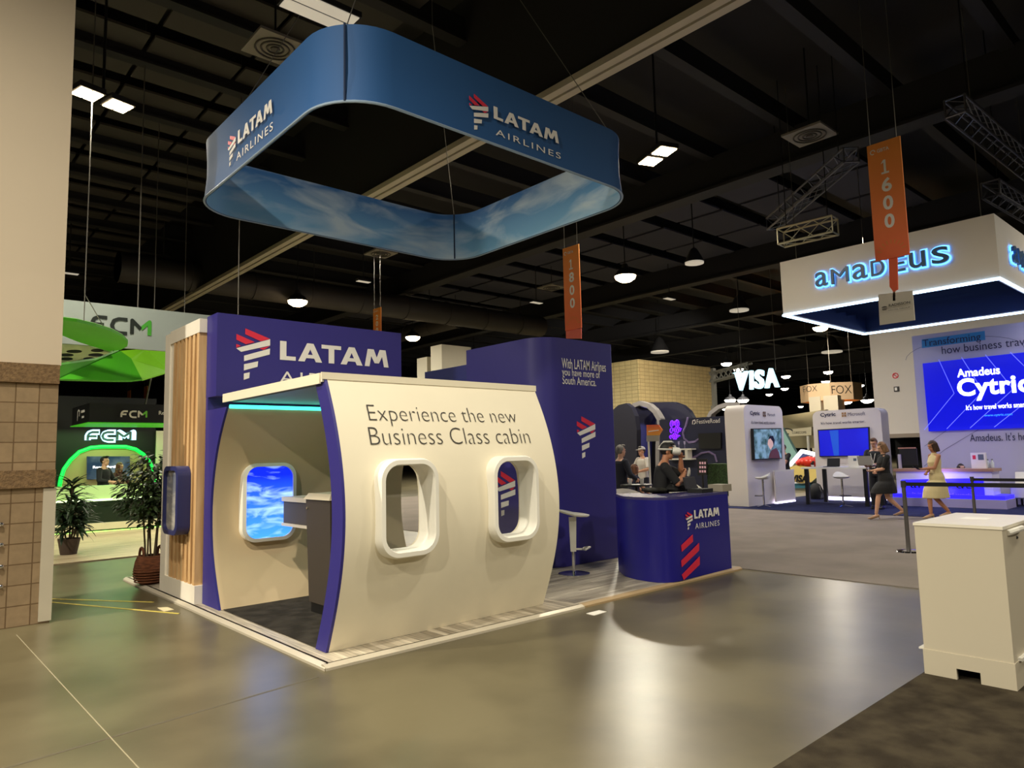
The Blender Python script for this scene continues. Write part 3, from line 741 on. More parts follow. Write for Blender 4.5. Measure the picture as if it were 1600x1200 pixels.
# ------------------------------------------------------------------ counter
ct = thing('reception_counter', 'purple counter with airline logo and red bars at platform edge', 'counter', (7.7, 5.6, ZT))
cp = [(8.43, 5.13), (7.22, 5.10), (7.10, 5.115), (7.02, 5.16), (6.97, 5.24), (6.955, 5.35), (6.97, 5.55), (7.06, 5.80), (7.20, 5.98), (7.41, 6.2), (7.72, 6.06), (7.62, 5.78), (7.66, 5.62), (8.43, 5.62)]
mb = MB(); mb.prism([(x, yy, ZT) for x, yy in cp[::-1]], (0, 0, .97)); mb.build('body', blue2, ct, 50)
mb = MB(); mb.prism([(x, yy, ZT+.97) for x, yy in cp[::-1]], (0, 0, .03)); mb.build('top', mat('counter_top', (70, 66, 120), .25), ct, 50)
y = 5.105
O = at('y', y, 1071, 828); emblem(ct, O+V((0, -.01, 0)), UX, UZ, (at('y', y, 1081, 815)-O).x, abs(at('y', y, 1071, 800).z-O.z), redm, whtm, 0)
O = at('y', y, 1083.5, 810.5); latam(ct, O+V((0, -.012, 0)), UX, UZ, (at('y', y, 1122, 808)-O).x, .105, whtm)
O = at('y', y, 1085, 826.5); text('AIRLINES', whtm, ct, O+V((0, -.014, 0)), UX, UZ, (at('y', y, 1123, 823)-O).x, .067, space=1.2)
mb = MB()
for P in ([(1063, 852), (1081, 835), (1081.5, 846), (1064, 862)], [(1063, 876), (1091, 848), (1091, 860), (1064, 886)], [(1064, 898), (1092, 869), (1092, 882), (1067, 906)]):
    mb.prism([at('y', y, *q)+V((0, -.014, 0)) for q in P], (0, .003, 0))
mb.build('red_bars', redm, ct, label='three red slanting bars')

# ------------------------------------------------------------------ hanging blue ring
rg = thing('hanging_ring_sign', 'large square blue fabric ring with airline logos hanging over the stand', 'hanging sign', (5.2, 7.65, 5.0))
RX0, RX1, RY0, RY1, RZ0, RZ1 = 2.98, 7.47, 5.62, 9.68, 5.0, 5.79
def ringpath(k): return round_plan(RX0+k, RY0+k, RX1-k, RY1-k, (.62-k,)*4, 10)
mb = MB(); mb.loft([[(x, y, z) for x, y in ringpath(kk)] for z, kk in ((RZ0, -.015), (RZ0+.3, .015), (RZ0+.5, .015), (RZ1, 0), (RZ1, .02), (RZ0+.4, .03), (RZ0, .012))], False, True)
mb.build('outer_fabric', mat('ring_blue', (32, 84, 142), .7, var=.04, scale=.7), rg, 40, 'blue printed outer fabric')
mb = MB(); mb.loft([[(x, y, z) for x, y in ringpath(kk)] for z, kk in ((RZ1, .024), (RZ0+.5, .036), (RZ0+.3, .036), (RZ0, .016))], False)
mb.build('inner_fabric', sky_mat('ring_sky', (34, 100, 178), (126, 184, 226), (214, 230, 240), RZ0, RZ1+.1, 0, .7, .9, .48, .75), rg, 40, 'inner fabric printed with sky and clouds')
mb = MB(); mb.tube([(x, y, RZ0) for x, y in ringpath(-.012)], .014, 6, True); mb.build('hem', mat('hem_pale', (150, 172, 196), .5), rg)
for x, y, a, b in ((RX0+.18, RY0+.18, -.012, -.012), (RX1-.18, RY1-.18, -.03, -.03)):
    mb = MB(); mb.cyl((x+a, y+b, RZ0), (x+a, y+b, RZ1), .012, seg=6); mb.build('seam', mat('seam_dark', (16, 40, 76), .7), rg)
for x, y in ((RX0+.2, RY0+.2), (RX1-.2, RY0+.2), (RX1-.2, RY1-.2), (RX0+.2, RY1-.2)):
    mb = MB(); q = V((5.2+(x-5.2)*.45, 7.65+(y-7.65)*.45, 8.3)); mb.cyl((x, y, RZ1-.02), q, .006, seg=5); mb.cyl(q, (q.x, q.y, 11.25), .006, seg=5); mb.build('cable', wire, rg)
y = RY0+.012
P = lambda px, py: at('y', RY0-.006, px, py)
O = P(734, 200); emblem(rg, O, UX, UZ, (P(763, 190)-O).x, abs(P(734, 144).z-O.z), redm, whtm, .0)
O = P(771.6, 185); latam(rg, O, UX, UZ, (P(872, 218)-O).x, abs(P(771.6, 166).z-O.z), whtm)
O = P(774, 211); text('AIRLINES', whtm, rg, O+V((0, -.006, 0)), UX, UZ, (P(875.5, 242)-O).x, abs(P(774, 201).z-O.z), space=1.25)
P = lambda px, py: at('x', RX0-.006, px, py)
O = P(356, 263); emblem(rg, O, -UY, UZ, abs((P(368, 250)-O).y), abs(P(356, 216).z-O.z), redm, whtm, .0)
O = P(372, 225); latam(rg, O, -UY, UZ, abs((P(426, 181)-O).y), abs(P(372, 205).z-O.z), whtm)
O = P(370, 252); text('AIRLINES', whtm, rg, O+V((-.006, 0, 0)), -UY, UZ, abs((P(427, 209)-O).y), abs(P(370, 240).z-O.z), space=1.25)

# ------------------------------------------------------------------ orange aisle banners
def grad_mat(name, top, low, z0, z1):
    m = bpy.data.materials.new(name); m.use_nodes = True; nt = m.node_tree; b = nt.nodes['Principled BSDF']; b.inputs['Roughness'].default_value = .6
    tc = nt.nodes.new('ShaderNodeTexCoord'); sp = nt.nodes.new('ShaderNodeSeparateXYZ'); nt.links.new(tc.outputs['Object'], sp.inputs[0])
    mr = nt.nodes.new('ShaderNodeMapRange'); mr.inputs[1].default_value = z0; mr.inputs[2].default_value = z1; nt.links.new(sp.outputs[2], mr.inputs[0])
    g = nt.nodes.new('ShaderNodeMix'); g.data_type = 'RGBA'; g.inputs[6].default_value = (*lin(low), 1); g.inputs[7].default_value = (*lin(top), 1)
    nt.links.new(mr.outputs[0], g.inputs[0]); nt.links.new(g.outputs[2], b.inputs['Base Color'])
    return m
def banner(num, X, px, label, mat_=None, digits=True):
    """px: four corners TL, TR, BR, BL in the photo on the plane x = X"""
    TL, TR, BR, BL = [at('x', X, *q) for q in px]
    y0, y1 = TL.y, TR.y; z1 = (TL.z+TR.z)/2; z0 = (BL.z+BR.z)/2; W = y0-y1; H = z1-z0
    t = thing('aisle_banner', label, 'hanging banner', (X, (y0+y1)/2, z0))
    mb = MB(); mb.box((X, y1, z0), (X+.02, y0, z1)); mb.build('panel', grad_mat('banner_print', (244, 152, 66), (238, 106, 60), z0, z1), t)
    O = V((X-.004, y0, z0)); u, v = -UY, UZ
    if digits:
        for i, c in enumerate(num):
            if c == '1':
                o1 = O+u*(W*.38)+v*(H*(.72-.155*i)); a1, b1 = W*.22, H*.12; mb = MB()
                mb.flat([(a1*.38, 0), (a1*.68, 0), (a1*.68, b1), (a1*.38, b1)], o1, u, v, .001, .001); mb.flat([(0, b1*.74), (a1*.4, b1*.82), (a1*.4, b1), (a1*.36, b1)], o1, u, v, .001, .0015); mb.flat([(a1*.02, 0), (a1*1.05, 0), (a1*1.05, b1*.13), (a1*.02, b1*.13)], o1, u, v, .001, .002)
                mb.build('numeral', whtm, t); continue
            text(c, whtm, t, O+u*(W*.36 if c != '1' else W*.38)+v*(H*(.72-.155*i)), u, v, W*(.30 if c != '1' else .22), H*.12, bold=.03, name='numeral')
        text('GBTA', whtm, t, O+u*(W*.3)+v*(H*.915), u, v, W*.36, H*.03, bold=.02)
        mb = MB(); mb.stroke([(W*.17+W*.07*math.cos(a*PI/6), H*.93+W*.07*math.sin(a*PI/6)) for a in range(11)], W*.03, O, u, v, .001, .001); mb.build('round_mark', whtm, t)
        mb = MB(); sun = mat('banner_sun', (232, 132, 62), .6)
        for k in range(9):
            a = math.radians(18+18*k); c, s = math.cos(a), math.sin(a); r1, r2 = W*.3, W*.44
            mb.flat([(W*.5+r1*c-.007*s, H*.04+r1*s+.007*c), (W*.5+r1*c+.007*s, H*.04+r1*s-.007*c), (W*.5+r2*c+.013*s, H*.04+r2*s-.013*c), (W*.5+r2*c-.013*s, H*.04+r2*s+.013*c)], O, u, v, .001, .001)
        mb.build('sun_rays', sun, t)
    for yy in (y0-.05, y1+.05):
        mb = MB(); mb.cyl((X+.01, yy, z1-.01), (X+.01, yy, 11.25), .006, seg=5); mb.build('cord', wire, t)
    return t
b16 = banner('1600', 11.28, ((1354, 228), (1406, 213), (1418, 397), (1366, 410)), 'orange banner numbered 1600 hanging before the white box sign')
mb = MB(); mb.prism([at('x', 11.3, *q) for q in ((1388, 404), (1402, 401), (1403, 452), (1396, 456), (1390, 448))], (.02, 0, 0)); mb.build('tail', orange2, b16, label='narrow red-orange hanging tail')
cs = thing('hanging_card', 'small square white sponsor card hanging under the 1600 banner', 'hanging sign', at('x', 11.335, 1400, 505))
mb = MB(); mb.prism([at('x', 11.335, *q) for q in ((1372, 460), (1425.5, 454), (1429.5, 500), (1374.5, 508))], (.02, 0, 0)); mb.prism([at('x', 11.335, *q) for q in ((1395, 452), (1399, 452), (1399, 470), (1395, 470))], (.02, 0, 0)); mb.build('card', mat('card_white', (214, 206, 190), .6), cs)
tpx('RADISSON', ink, cs, 'x', 11.29, (1389, 479.5), (1422.5, 475.5), (1389, 475.5), bold=.02)
tpx('HOTEL GROUP', ink, cs, 'x', 11.29, (1389, 486), (1422.5, 482), (1389, 484))
mb = MB(); O, u, v, wd, h = frame_of('x', 11.29, (1378, 487), (1387, 486), (1378, 477))
for k in (0, 1, 2): mb.flat([(wd*.5+wd*.5*math.cos(a)*(1-.25*k), h*(.5)+(h*.16*k+h*.06)*1+h*.2*math.sin(a)) for a in [PI*i/10 for i in range(11)]] if k == 0 else [(wd*.05*k, h*(.5-.17*k)), (wd*(1-.05*k), h*(.5-.17*k)), (wd*(1-.1*k), h*(.6-.17*k)), (wd*.1*k, h*(.6-.17*k))], O, u, v, .002, .002)
mb.build('round_mark', ink, cs)
b18 = banner('1800', 11.0, ((879, 388), (904, 382), (908.5, 513), (883.5, 516)), 'orange banner numbered 1800 hanging above the tall purple tower')
mb = MB(); mb.prism([at('x', 11.02, *q) for q in ((884, 516), (908, 513), (908, 529), (884.5, 529))], (.02, 0, 0)); mb.build('tail', mat('banner_salmon', (236, 112, 90), .6), b18, label='salmon lower flap')
b20 = banner('2000', 11.0, ((583, 483), (595, 480), (597, 545), (585, 547)), 'dull orange banner edge hanging behind the purple sign wall, near its right end')
for k, (a, b, c, d) in enumerate(((199, 611, 204, 632), (225, 604, 230.5, 632))):
    banner('', 11.0, ((a, b), (c, b-1), (c, d), (a, d+1)), ['thin distant orange banner left above the black hanging box', 'taller distant orange banner right above the black hanging box'][k], digits=False)

# ------------------------------------------------------------------ back-lit box sign
AX0, AX1, AY0, AY1, AZ0, AZ1 = 17.1, 22.1, 3.82, 8.53, 5.0, 6.37
am = thing('hanging_box_sign', 'large white hanging box sign with halo-lit blue lettering', 'hanging sign', (19.6, 6.2, AZ0))
fas = mat('fascia_white', (218, 211, 200), .6, var=.03)
for a, b in (((AX0, AY0, AZ0), (AX0+.1, AY1, AZ1)), ((AX0+.1, AY0, AZ0), (AX1, AY0+.1, AZ1)), ((AX1-.1, AY0+.1, AZ0), (AX1, AY1, AZ1)), ((AX0+.1, AY1-.1, AZ0), (AX1-.1, AY1, AZ1))):
    mb = MB(); mb.box(a, b); mb.build('fascia', fas, am)
dr = mat('drape_navy', (22, 50, 100), .7)
for a, b in (((AX1-.14, AY0+.11, AZ0+.02), (AX1-.105, AY1-.11, AZ1-.1)), ((AX0+.11, AY1-.14, AZ0+.02), (AX1-.15, AY1-.105, AZ1-.1)), ((AX0+.105, AY0+.11, AZ0+.02), (AX0+.14, AY1-.15, AZ1-.1)), ((AX0+.15, AY0+.105, AZ0+.02), (AX1-.15, AY0+.14, AZ1-.1))):
    mb = MB(); mb.box(a, b); mb.build('inner_lining', dr, am, label='dark blue inner lining')
for k in range(7):
    x0 = AX0+.1+k*(AX1-AX0-.2)/7; x1 = x0+(AX1-AX0-.2)/7
    mb = MB()
    mb.prism([(x0, 0, AZ0+.9), (x0, 0, AZ0+.35), (x0+.25, 0, AZ0+.72), (x1, 0, AZ0+.86), (x1, 0, AZ0+.95)], (0, AY1-AY0-.2, 0))
    for q in mb.bm.verts: q.co.y += AY0+.1
    mb.build('drape', dr, am, label='dark blue inner drape')
ledw = mat('led_white', (176, 214, 255), .4, emit=9, var=0)
for a, b in (((AX0, AY0), (AX0, AY1)), ((AX0, AY0), (AX1, AY0)), ((AX1, AY0), (AX1, AY1)), ((AX0, AY1), (AX1, AY1))):
    mb = MB(); mb.cyl((*a, AZ0-.02), (*b, AZ0-.02), .03, seg=8); mb.build('led_strip', ledw, am, label='glowing white light strip')
for x, y in ((AX0+.3, AY0+.3), (AX1-.3, AY0+.3), (AX1-.3, AY1-.3), (AX0+.3, AY1-.3)):
    mb = MB(); mb.cyl((x, y, AZ0+.9), (x, y, 11.25), .01, seg=5); mb.build('cable', wire, am)
halo = mat('halo_blue', (90, 165, 255), .4, emit=3.4, var=0)
face = mat('letter_slate', (52, 92, 128), .4)
LA = [('a', 305, 390), ('M', 415, 535), ('a', 560, 655), ('D', 680, 765), ('E', 795, 890), ('u', 915, 1010), ('s', 1045, 1140)]
def amadeus(par, O, u, v, W, h, mf, mh=None, ext=.06, bold=.004):
    k = W/835
    for c, a, b in LA:
        o = O+u*((a-305)*k); wd = (b-a)*k
        if mh: text(c, mh, par, o-u*.035-v*.035+u.cross(v)*.03, u, v, wd+.07, h+.07, bold=.035 if c != 'M' else .0, name='halo_letter', label='blue glowing halo behind a letter')
        text(c, mf, par, o+u.cross(v)*.04, u, v, wd, h, bold=bold if c != 'M' else 0, ext=ext, name='letter')
O = at('x', AX0, 1277, 450); W_ = abs((at('x', AX0, 1485, 406)-O).y); h_ = abs(at('x', AX0, 1277, 427).z-O.z)
amadeus(am, O, -UY, UZ, W_, h_, face, halo)
O = at('y', AY0, 1578, 410); amadeus(am, O, UX, UZ, W_, h_, face, halo)
for x, y, a, b in ((AX0+.05, (AY0+AY1)/2, .06, AY1-AY0), ((AX0+AX1)/2, AY0+.05, AX1-AX0, .06), (AX1-.05, (AY0+AY1)/2, .06, AY1-AY0), ((AX0+AX1)/2, AY1-.05, AX1-AX0, .06)):
    area('sign_strip_light', (x, y, AZ0-.06), 34, a, (.62, .62, 1), shape='RECTANGLE', sy=b)

# ------------------------------------------------------------------ screen wall and reception desk of the right booth
lav = mat('wall_lavender', (190, 186, 204), .6, var=.02)
sw_ = thing('screen_wall', 'tall pale wall with big glowing blue screen behind the reception desk', 'display wall', (21.8, 4.5, .02))
mb = MB(); mb.box((21.66, 1.5, .021), (22.1, 7.06, 4.66)); mb.build('panel', lav, sw_)
hi = mat('highlight_blue', (62, 150, 205), .6)
slab('x', 21.65, [(1440, 530.5), (1538.5, 517), (1539.5, 531), (1440.5, 544)], .01, 'highlight_bar', hi, sw_)
ink2 = mat('ink_navy', (40, 42, 78), .6)
tpx('Transforming', ink2, sw_, 'x', 21.64, (1442.5, 545), (1533, 533), (1442.5, 531))
tpx('how business travel', ink2, sw_, 'x', 21.64, (1472, 553.5), (1614, 536), (1472, 541.5))
tpx("Amadeus. It's how travel", ink2, sw_, 'x', 21.64, (1516, 690), (1652, 686), (1516, 678))
mb = MB(); O = V((21.655, 7.06, 0))
mb.stroke([(.1, 1.55), (1.0, 2.2), (2.2, 3.0)], .012, O, -UY, UZ, .002, .002); mb.stroke([(1.2+1.4*math.cos(a), 4.0+.45*math.sin(a)) for a in [PI*i/14 for i in range(15)]], .012, O, -UY, UZ, .002, .002); mb.stroke([(.05, 1.0), (.6, 1.45), (1.5, 2.0)], .012, O, -UY, UZ, .002, .002)
mb.build('thin_lines', mat('line_grey', (120, 116, 136), .6), sw_)
sblue = mat('screen_blue', (6, 16, 208), .3, emit=.62, var=.02)
scr = slab('x', 21.58, [(1441.5, 568), (1640, 546), (1640, 667), (1451, 674)], .07, 'screen', sblue, sw_, label='glowing blue screen')
glow = mat('screen_white', (250, 252, 255), .4, emit=2.2, var=0); cyan = mat('screen_cyan', (60, 150, 255), .4, emit=1.4, var=0); vio = mat('screen_line', (110, 120, 250), .4, emit=1, var=0)
tpx('Amadeus', glow, scr, 'x', 21.57, (1496, 590), (1563, 586), (1496, 577), bold=.02)
tpx('Cytric', glow, scr, 'x', 21.57, (1497.5, 628), (1612, 622), (1497.5, 592), bold=.032, space=1.06)
tpx("It's how travel works smarter.", glow, scr, 'x', 21.57, (1510, 641), (1614, 637), (1510, 633), bold=.008)
tpx('www.cytric.com', cyan, scr, 'x', 21.57, (1538, 652), (1582, 649.5), (1538, 647.5), bold=.005)
mb = MB(); O = at('x', 21.575, 1451, 674); a_ = lambda i: -1+2*i/14
for k in range(4):
    x0 = .25+.55*k
    mb.stroke([(x0-.1+max(0, 1.0-abs(t))*(.55+.12*k)*(1 if t > -.9 else .9)+.25*t, 1.0+.95*t) for t in [a_(i) for i in range(15)]], .014, O, -UY, UZ, .001, .001)
mb.build('curved_lines', vio, scr)
dk = thing('welcome_desk', 'white reception desk with glowing blue front behind the rope barrier', 'reception desk', (20.5, 6.2, .02))
DX = 20.2
A = at('x', DX, 1400, 742); B = at('x', DX, 1550, 740); yl, yr = A.y, B.y
mb = MB(); mb.box((DX, yr, .33), (DX+.6, yl, .9)); mb.build('body', mat('desk_white', (232, 226, 226), .4), dk)
mb = MB(); mb.box((DX-.05, yr-.05, .9), (DX+.65, yl+.05, .97)); mb.build('worktop', mat('worktop_wood', (176, 134, 104), .4), dk)
blg = mat('glow_blue', (36, 26, 255), .4, emit=2.0, var=0)
slab('x', DX-.015, [(1408, 749.5), (1536, 747), (1539, 778), (1411, 779)], .015, 'light_panel', blg, dk, label='glowing blue front panel')
O = at('x', DX-.02, 1424, 762); amadeus(dk, O, -UY, UZ, abs((at('x', DX, 1523, 760)-O).y), abs(at('x', DX, 1424, 753).z-O.z), mat('letter_black', (16, 16, 26), .4), None, .02)
tpx('It is how travel works', mat('glow_violet', (120, 90, 255), .4, emit=.8), dk, 'x', DX-.02, (1426, 773), (1522, 771.5), (1426, 769))
mb = MB(); mb.box((DX-.25, yr-.3, .021), (DX+.6, yl+.05, .24)); mb.build('plinth', mat('plinth_lilac', (186, 176, 230), .4), dk)
mb = MB(); mb.box((DX-.24, yr-.28, .24), (DX+.58, yl+.03, .33)); mb.build('plinth_light', blg, dk, label='glowing blue light band')
area('desk_glow', (DX-.3, (yl+yr)/2, .5), 22, 2.0, (.25, .2, 1), shape='RECTANGLE', sy=.4, rot=(0, math.radians(-110), 0))
def sitting(o_name, label, cat, parts):
    t = thing(o_name, label, cat)
    for nm, mb, m in parts: mb.build(nm, m, t, 40)
    return t
# things on the desk
q = at('x', DX+.3, 1531, 735); t = thing('brochure_box', 'white brochure box with picture standing on the reception desk', 'box', q)
mb = MB(); mb.box((DX+.25, q.y-.16, .972), (DX+.35, q.y+.16, 1.36)); mb.build('box', white, t)
mb = MB(); mb.box((DX+.245, q.y-.12, 1.18), (DX+.25, q.y+.0, 1.32)); mb.build('picture', mat('print_slate', (96, 106, 120), .5), t)
mb = MB(); mb.box((DX+.245, q.y+.05, 1.2), (DX+.25, q.y+.12, 1.3)); mb.build('red_mark', redm, t)
for k, px in enumerate((1541, 1548)):
    q = at('x', DX+.3, px, 735); t = thing('water_bottle', ['left', 'right'][k]+' clear bottle of the pair beside the brochure box', 'bottle', (DX+.48, q.y, .972), 0)
    mb = MB(); mb.lathe([(.01, 0), (.045, .01), (.045, .14), (.018, .18), (.018, .2)], (0, 0, 0), 14); mb.build('body', mat('bottle_plastic', (206, 212, 220), .15), t, 40, local=True)
    mb = MB(); mb.cyl((0, 0, .2), (0, 0, .225), .022); mb.build('cap', mat('cap_grey', (130, 130, 140), .4), t, local=True)
mon = thing('desk_monitor', 'black monitor and pale arm at the reception desk\'s left end', 'monitor', (DX+.35, yl-.3, .972))
mb = MB(); mb.box((DX+.3, yl-.45, 1.05), (DX+.34, yl-.02, 1.5)); mb.build('screen', black, mon)
mb = MB(); mb.box((DX+.22, yl-.06, .972), (DX+.3, yl, 1.35)); mb.build('stand', mat('arm_grey', (180, 176, 180), .4), mon)
mb = MB(); mb.box((DX+.28, yl-.42, 1.5), (DX+.36, yl, 1.53)); mb.build('ledge', mat('ledge_tan', (190, 140, 110), .5), mon)

# bulkhead and dark doorway behind
bw = mat('bulkhead_white', (214, 206, 196), .8, var=.02)
mb = MB(); mb.box((27, 4.0, 2.0), (28.5, 10.22, 7.5)); struct(mb.build('wall_bulkhead', bw))
mb = MB(); mb.box((26.95, 4.0, 1.86), (28.5, 10.12, 2.0)); struct(mb.build('trim_2', mat('lintel_tan', (150, 136, 120), .7)))
mb = MB(); mb.box((28.2, 4.0, 0), (28.5, 10.05, 1.86)); struct(mb.build('opening_dark', mat('doorway_black', (12, 11, 12), .9)))  # black slab filling the opening; the dark inside is put into its colour
for nm, px, py, lb, m in (('no_smoking_sign', 1399, 587, 'small round red no smoking sign on the white bulkhead', redm), ('notice_sign', 1401, 608, 'small square dark notice on the white bulkhead', ink)):
    p = at('x', 26.99, px, py); t = thing(nm, lb, 'sign', p); mb = MB()
    if m is redm:
        mb.tube([p+V((-.0, .09*math.cos(a*PI/8), .09*math.sin(a*PI/8))) for a in range(16)], .015, 6, True); mb.cyl(p+V((0, .06, .06)), p+V((0, -.06, -.06)), .012); mb.build('ring', m, t)
    else:
        mb.box((p.x-.01, p.y-.09, p.z-.09), (p.x+.005, p.y+.09, p.z+.09)); mb.build('plate', m, t)
        mb = MB(); mb.box((p.x-.014, p.y-.02, p.z-.05), (p.x-.01, p.y+.06, p.z+.06)); mb.build('mark', whtm, t)

# ------------------------------------------------------------------ kiosks
def kiosk_print(par, ax, v, rows):
    for s, ll, lr, tl, b in rows: tpx(s, ink2, par, ax, v, ll, lr, tl, bold=b)
k1 = thing('display_kiosk', 'tall narrow white kiosk with portrait picture screen beside the aisle', 'kiosk', (18.8, 10.5, .02))
kw = mat('kiosk_white', (226, 218, 212), .5, var=.02)
P1 = rrect(17.8, .021, 20.0, 2.83, .22, 8); P1 = [(x, z if z > .3 else .021) for x, z in P1]
def dedupe(P):
    o = []
    for q in P:
        if not o or (abs(q[0]-o[-1][0])+abs(q[1]-o[-1][1])) > 1e-4: o.append(q)
    return o
P1 = dedupe([(17.8, .021)]+[(20.0, .021)]+[q for q in rrect(17.8, .021, 20.0, 2.83, .22, 8) if q[1] > 1.5])
mb = MB(); mb.prism([(x, 10.2, z) for x, z in P1], (0, .6, 0)); mb.build('body', kw, k1, 40)
kiosk_print(k1, 'y', 10.195, [('Cytric', (1172, 650), (1187, 651), (1172, 642), .03), ('Microsoft', (1199, 650), (1211, 650.5), (1199, 645.5), .0), ("It's how travel works smarter.", (1174, 662), (1212, 663), (1174, 657), .01)])
mb = MB(); O, u, v, wd, h = frame_of('y', 10.195, (1192, 651), (1196.5, 651), (1192, 643))
for i in (0, 1):
    for j in (0, 1): mb.flat([(wd*.55*i, h*.55*j), (wd*.55*i+wd*.45, h*.55*j), (wd*.55*i+wd*.45, h*.55*j+h*.45), (wd*.55*i, h*.55*j+h*.45)], O, u, v, .001, .002)
mb.build('four_squares', mat('print_brown', (120, 96, 84), .5), k1)
tv = slab('y', 10.10, [(1177, 669.5), (1221, 669), (1222.5, 717), (1179, 719)], .08, 'tv', black, k1, label='wall-mounted screen showing a person in a forest')
slab('y', 10.095, [(1178, 671), (1220, 670.5), (1221.3, 715.5), (1180, 717)], .004, 'picture', mat('forest_picture', (116, 150, 170), .4, emit=.7, rgb2=(30, 66, 62), scale=5), tv)
slab('y', 10.09, [(1201, 718-2), (1203, 708), (1206, 703), (1213, 700), (1217, 706), (1219, 716)], .003, 'figure_body', mat('figure_maroon', (86, 46, 52), .4, emit=.5), tv)
slab('y', 10.088, [(1199.5, 694), (1200.5, 687), (1205, 683), (1208.5, 688), (1208, 697), (1204, 703)], .003, 'figure_face', mat('figure_skin', (206, 168, 160), .4, emit=.6), tv)
slab('y', 10.086, [(1200.5, 687), (1203, 681), (1208, 681), (1210.5, 688), (1209.5, 697), (1207.5, 690), (1204, 685)], .003, 'figure_hair', mat('figure_hair', (20, 18, 24), .4), tv)
k2 = thing('display_kiosk', 'wide white kiosk with glowing blue screen behind the bar table', 'kiosk', (22.1, 9.2, .02))
ya, yb = at('x', 21.86, 1376, 645).y, at('x', 21.86, 1269, 645).y
P2 = dedupe([(ya, .021), (yb, .021)]+[q for q in rrect(ya, .021, yb, 2.72, .2, 8) if q[1] > 1.5])
mb = MB(); mb.prism([(21.86, y_, z) for y_, z in P2], (.55, 0, 0)); mb.build('body', kw, k2, 40)
kiosk_print(k2, 'x', 21.855, [('Cytric', (1282, 653), (1306, 651), (1282, 645.5), .03), ('Microsoft', (1325, 650), (1352, 648), (1325, 644.5), .0), ("It's how travel works smarter.", (1283, 663.5), (1352, 660.5), (1283, 659.5), .01)])
mb = MB(); O, u, v, wd, h = frame_of('x', 21.855, (1315.5, 651.5), (1322.5, 651), (1315.5, 644.5))
for i, j, m in ((0, 0, 1), (1, 0, 1), (0, 1, 1), (1, 1, 1)): mb.flat([(wd*.55*i, h*.55*j), (wd*.55*i+wd*.45, h*.55*j), (wd*.55*i+wd*.45, h*.55*j+h*.45), (wd*.55*i, h*.55*j+h*.45)], O, u, v, .001, .002)
mb.build('four_squares', mat('print_ochre', (168, 128, 84), .5), k2)
tv = slab('x', 21.78, [(1277.5, 671.5), (1357, 667), (1359, 713), (1280.5, 714)], .08, 'tv', black, k2, label='wall-mounted blue screen')
pic = slab('x', 21.776, [(1279, 673), (1356, 668.5), (1357.8, 711.5), (1281.5, 712.5)], .004, 'picture', mat('tv_blue', (12, 14, 190), .4, emit=.6, rgb2=(10, 26, 204), scale=.6), tv)
slab('x', 21.77, [(1296, 673), (1310, 672), (1311, 711.5), (1303, 712)], .004, 'light_band', mat('tv_teal', (22, 78, 196), .4, emit=.6), tv)
kl = mat('floor_led', (226, 220, 255), .4, emit=5, var=0)
# white counter beside the narrow kiosk
p = at('z', .02, 1211, 787); c1 = thing('kiosk_counter', 'small white counter in front of the tall narrow kiosk', 'counter', p)
CT = zat(p, 1210, 735)
py1 = min(p.y+.62, 10.09)
mb = MB(); mb.box((p.x, p.y, .06), (p.x+1.15, py1, CT-.04)); mb.build('body', kw, c1)
mb = MB(); mb.box((p.x-.05, p.y-.03, CT-.04), (p.x+1.18, py1+.004, CT)); mb.build('top', white, c1)
mb = MB(); mb.box((p.x+.02, p.y+.02, .021), (p.x+1.1, py1-.02, .06)); mb.build('floor_light', kl, c1, label='white light strip at the foot')
t = thing('laptop', 'dark laptop folded like a tent on the narrow kiosk\'s counter', 'laptop', (p.x+.2, p.y+.3, CT))
mb = MB(); mb.prism([(p.x+.05, p.y+.2, CT+.002), (p.x+.08, p.y+.2, CT+.002), (p.x+.26, p.y+.2, CT+.24), (p.x+.24, p.y+.2, CT+.25)], (0, .34, 0)); mb.build('lid', mat('laptop_dark', (58, 52, 54), .4), t)
mb = MB(); mb.prism([(p.x+.42, p.y+.2, CT+.002), (p.x+.45, p.y+.2, CT+.002), (p.x+.27, p.y+.2, CT+.25), (p.x+.24, p.y+.2, CT+.25)], (0, .34, 0)); mb.build('base', mat('laptop_dark', (58, 52, 54), .4), t)
# long white bench counter and bar table
ya, yb = at('x', 21.2, 1339, 760).y, at('x', 21.2, 1287.5, 760).y
c2 = thing('kiosk_counter', 'long low white counter under the wide kiosk\'s blue screen', 'counter', (21.4, (ya+yb)/2, .02))
mb = MB(); mb.box((21.2, ya-.6, .12), (21.75, yb, 1.05)); mb.build('body', kw, c2)
mb = MB(); mb.box((21.24, ya-.6, .021), (21.72, yb-.05, .12)); mb.build('floor_light', kl, c2, label='white light strip at the foot')
bt = thing('bar_table', 'white bar table on black slab legs in the right booth', 'bar table', (19.9, 8.4, .02))
mb = MB(); mb.box((19.2, 7.55, 1.0), (20.5, 9.35, 1.04)); mb.build('tabletop', white, bt)
for x, y_ in ((19.3, 7.66), (20.4, 7.66), (19.3, 9.24), (20.4, 9.24)):
    mb = MB(); mb.box((x-.04, y_-.05, .021), (x+.04, y_+.05, 1.0)); mb.build('leg', black, bt)
t = thing('laptop', 'black tablet laptop standing open on the bar table', 'laptop', (19.6, 8.8, 1.04))
mb = MB(); mb.box((19.7, 8.6, 1.042), (19.95, 8.95, 1.055)); mb.build('base', black, t)
mb = MB(); mb.prism([(19.95, 8.6, 1.055), (19.97, 8.6, 1.055), (20.02, 8.6, 1.27), (20.0, 8.6, 1.27)], (0, .35, 0)); mb.build('screen', mat('laptop_navy', (16, 22, 34), .3), t)
t = thing('brochure_box', 'white picture card standing on the bar table', 'box', (19.75, 8.1, 1.04))
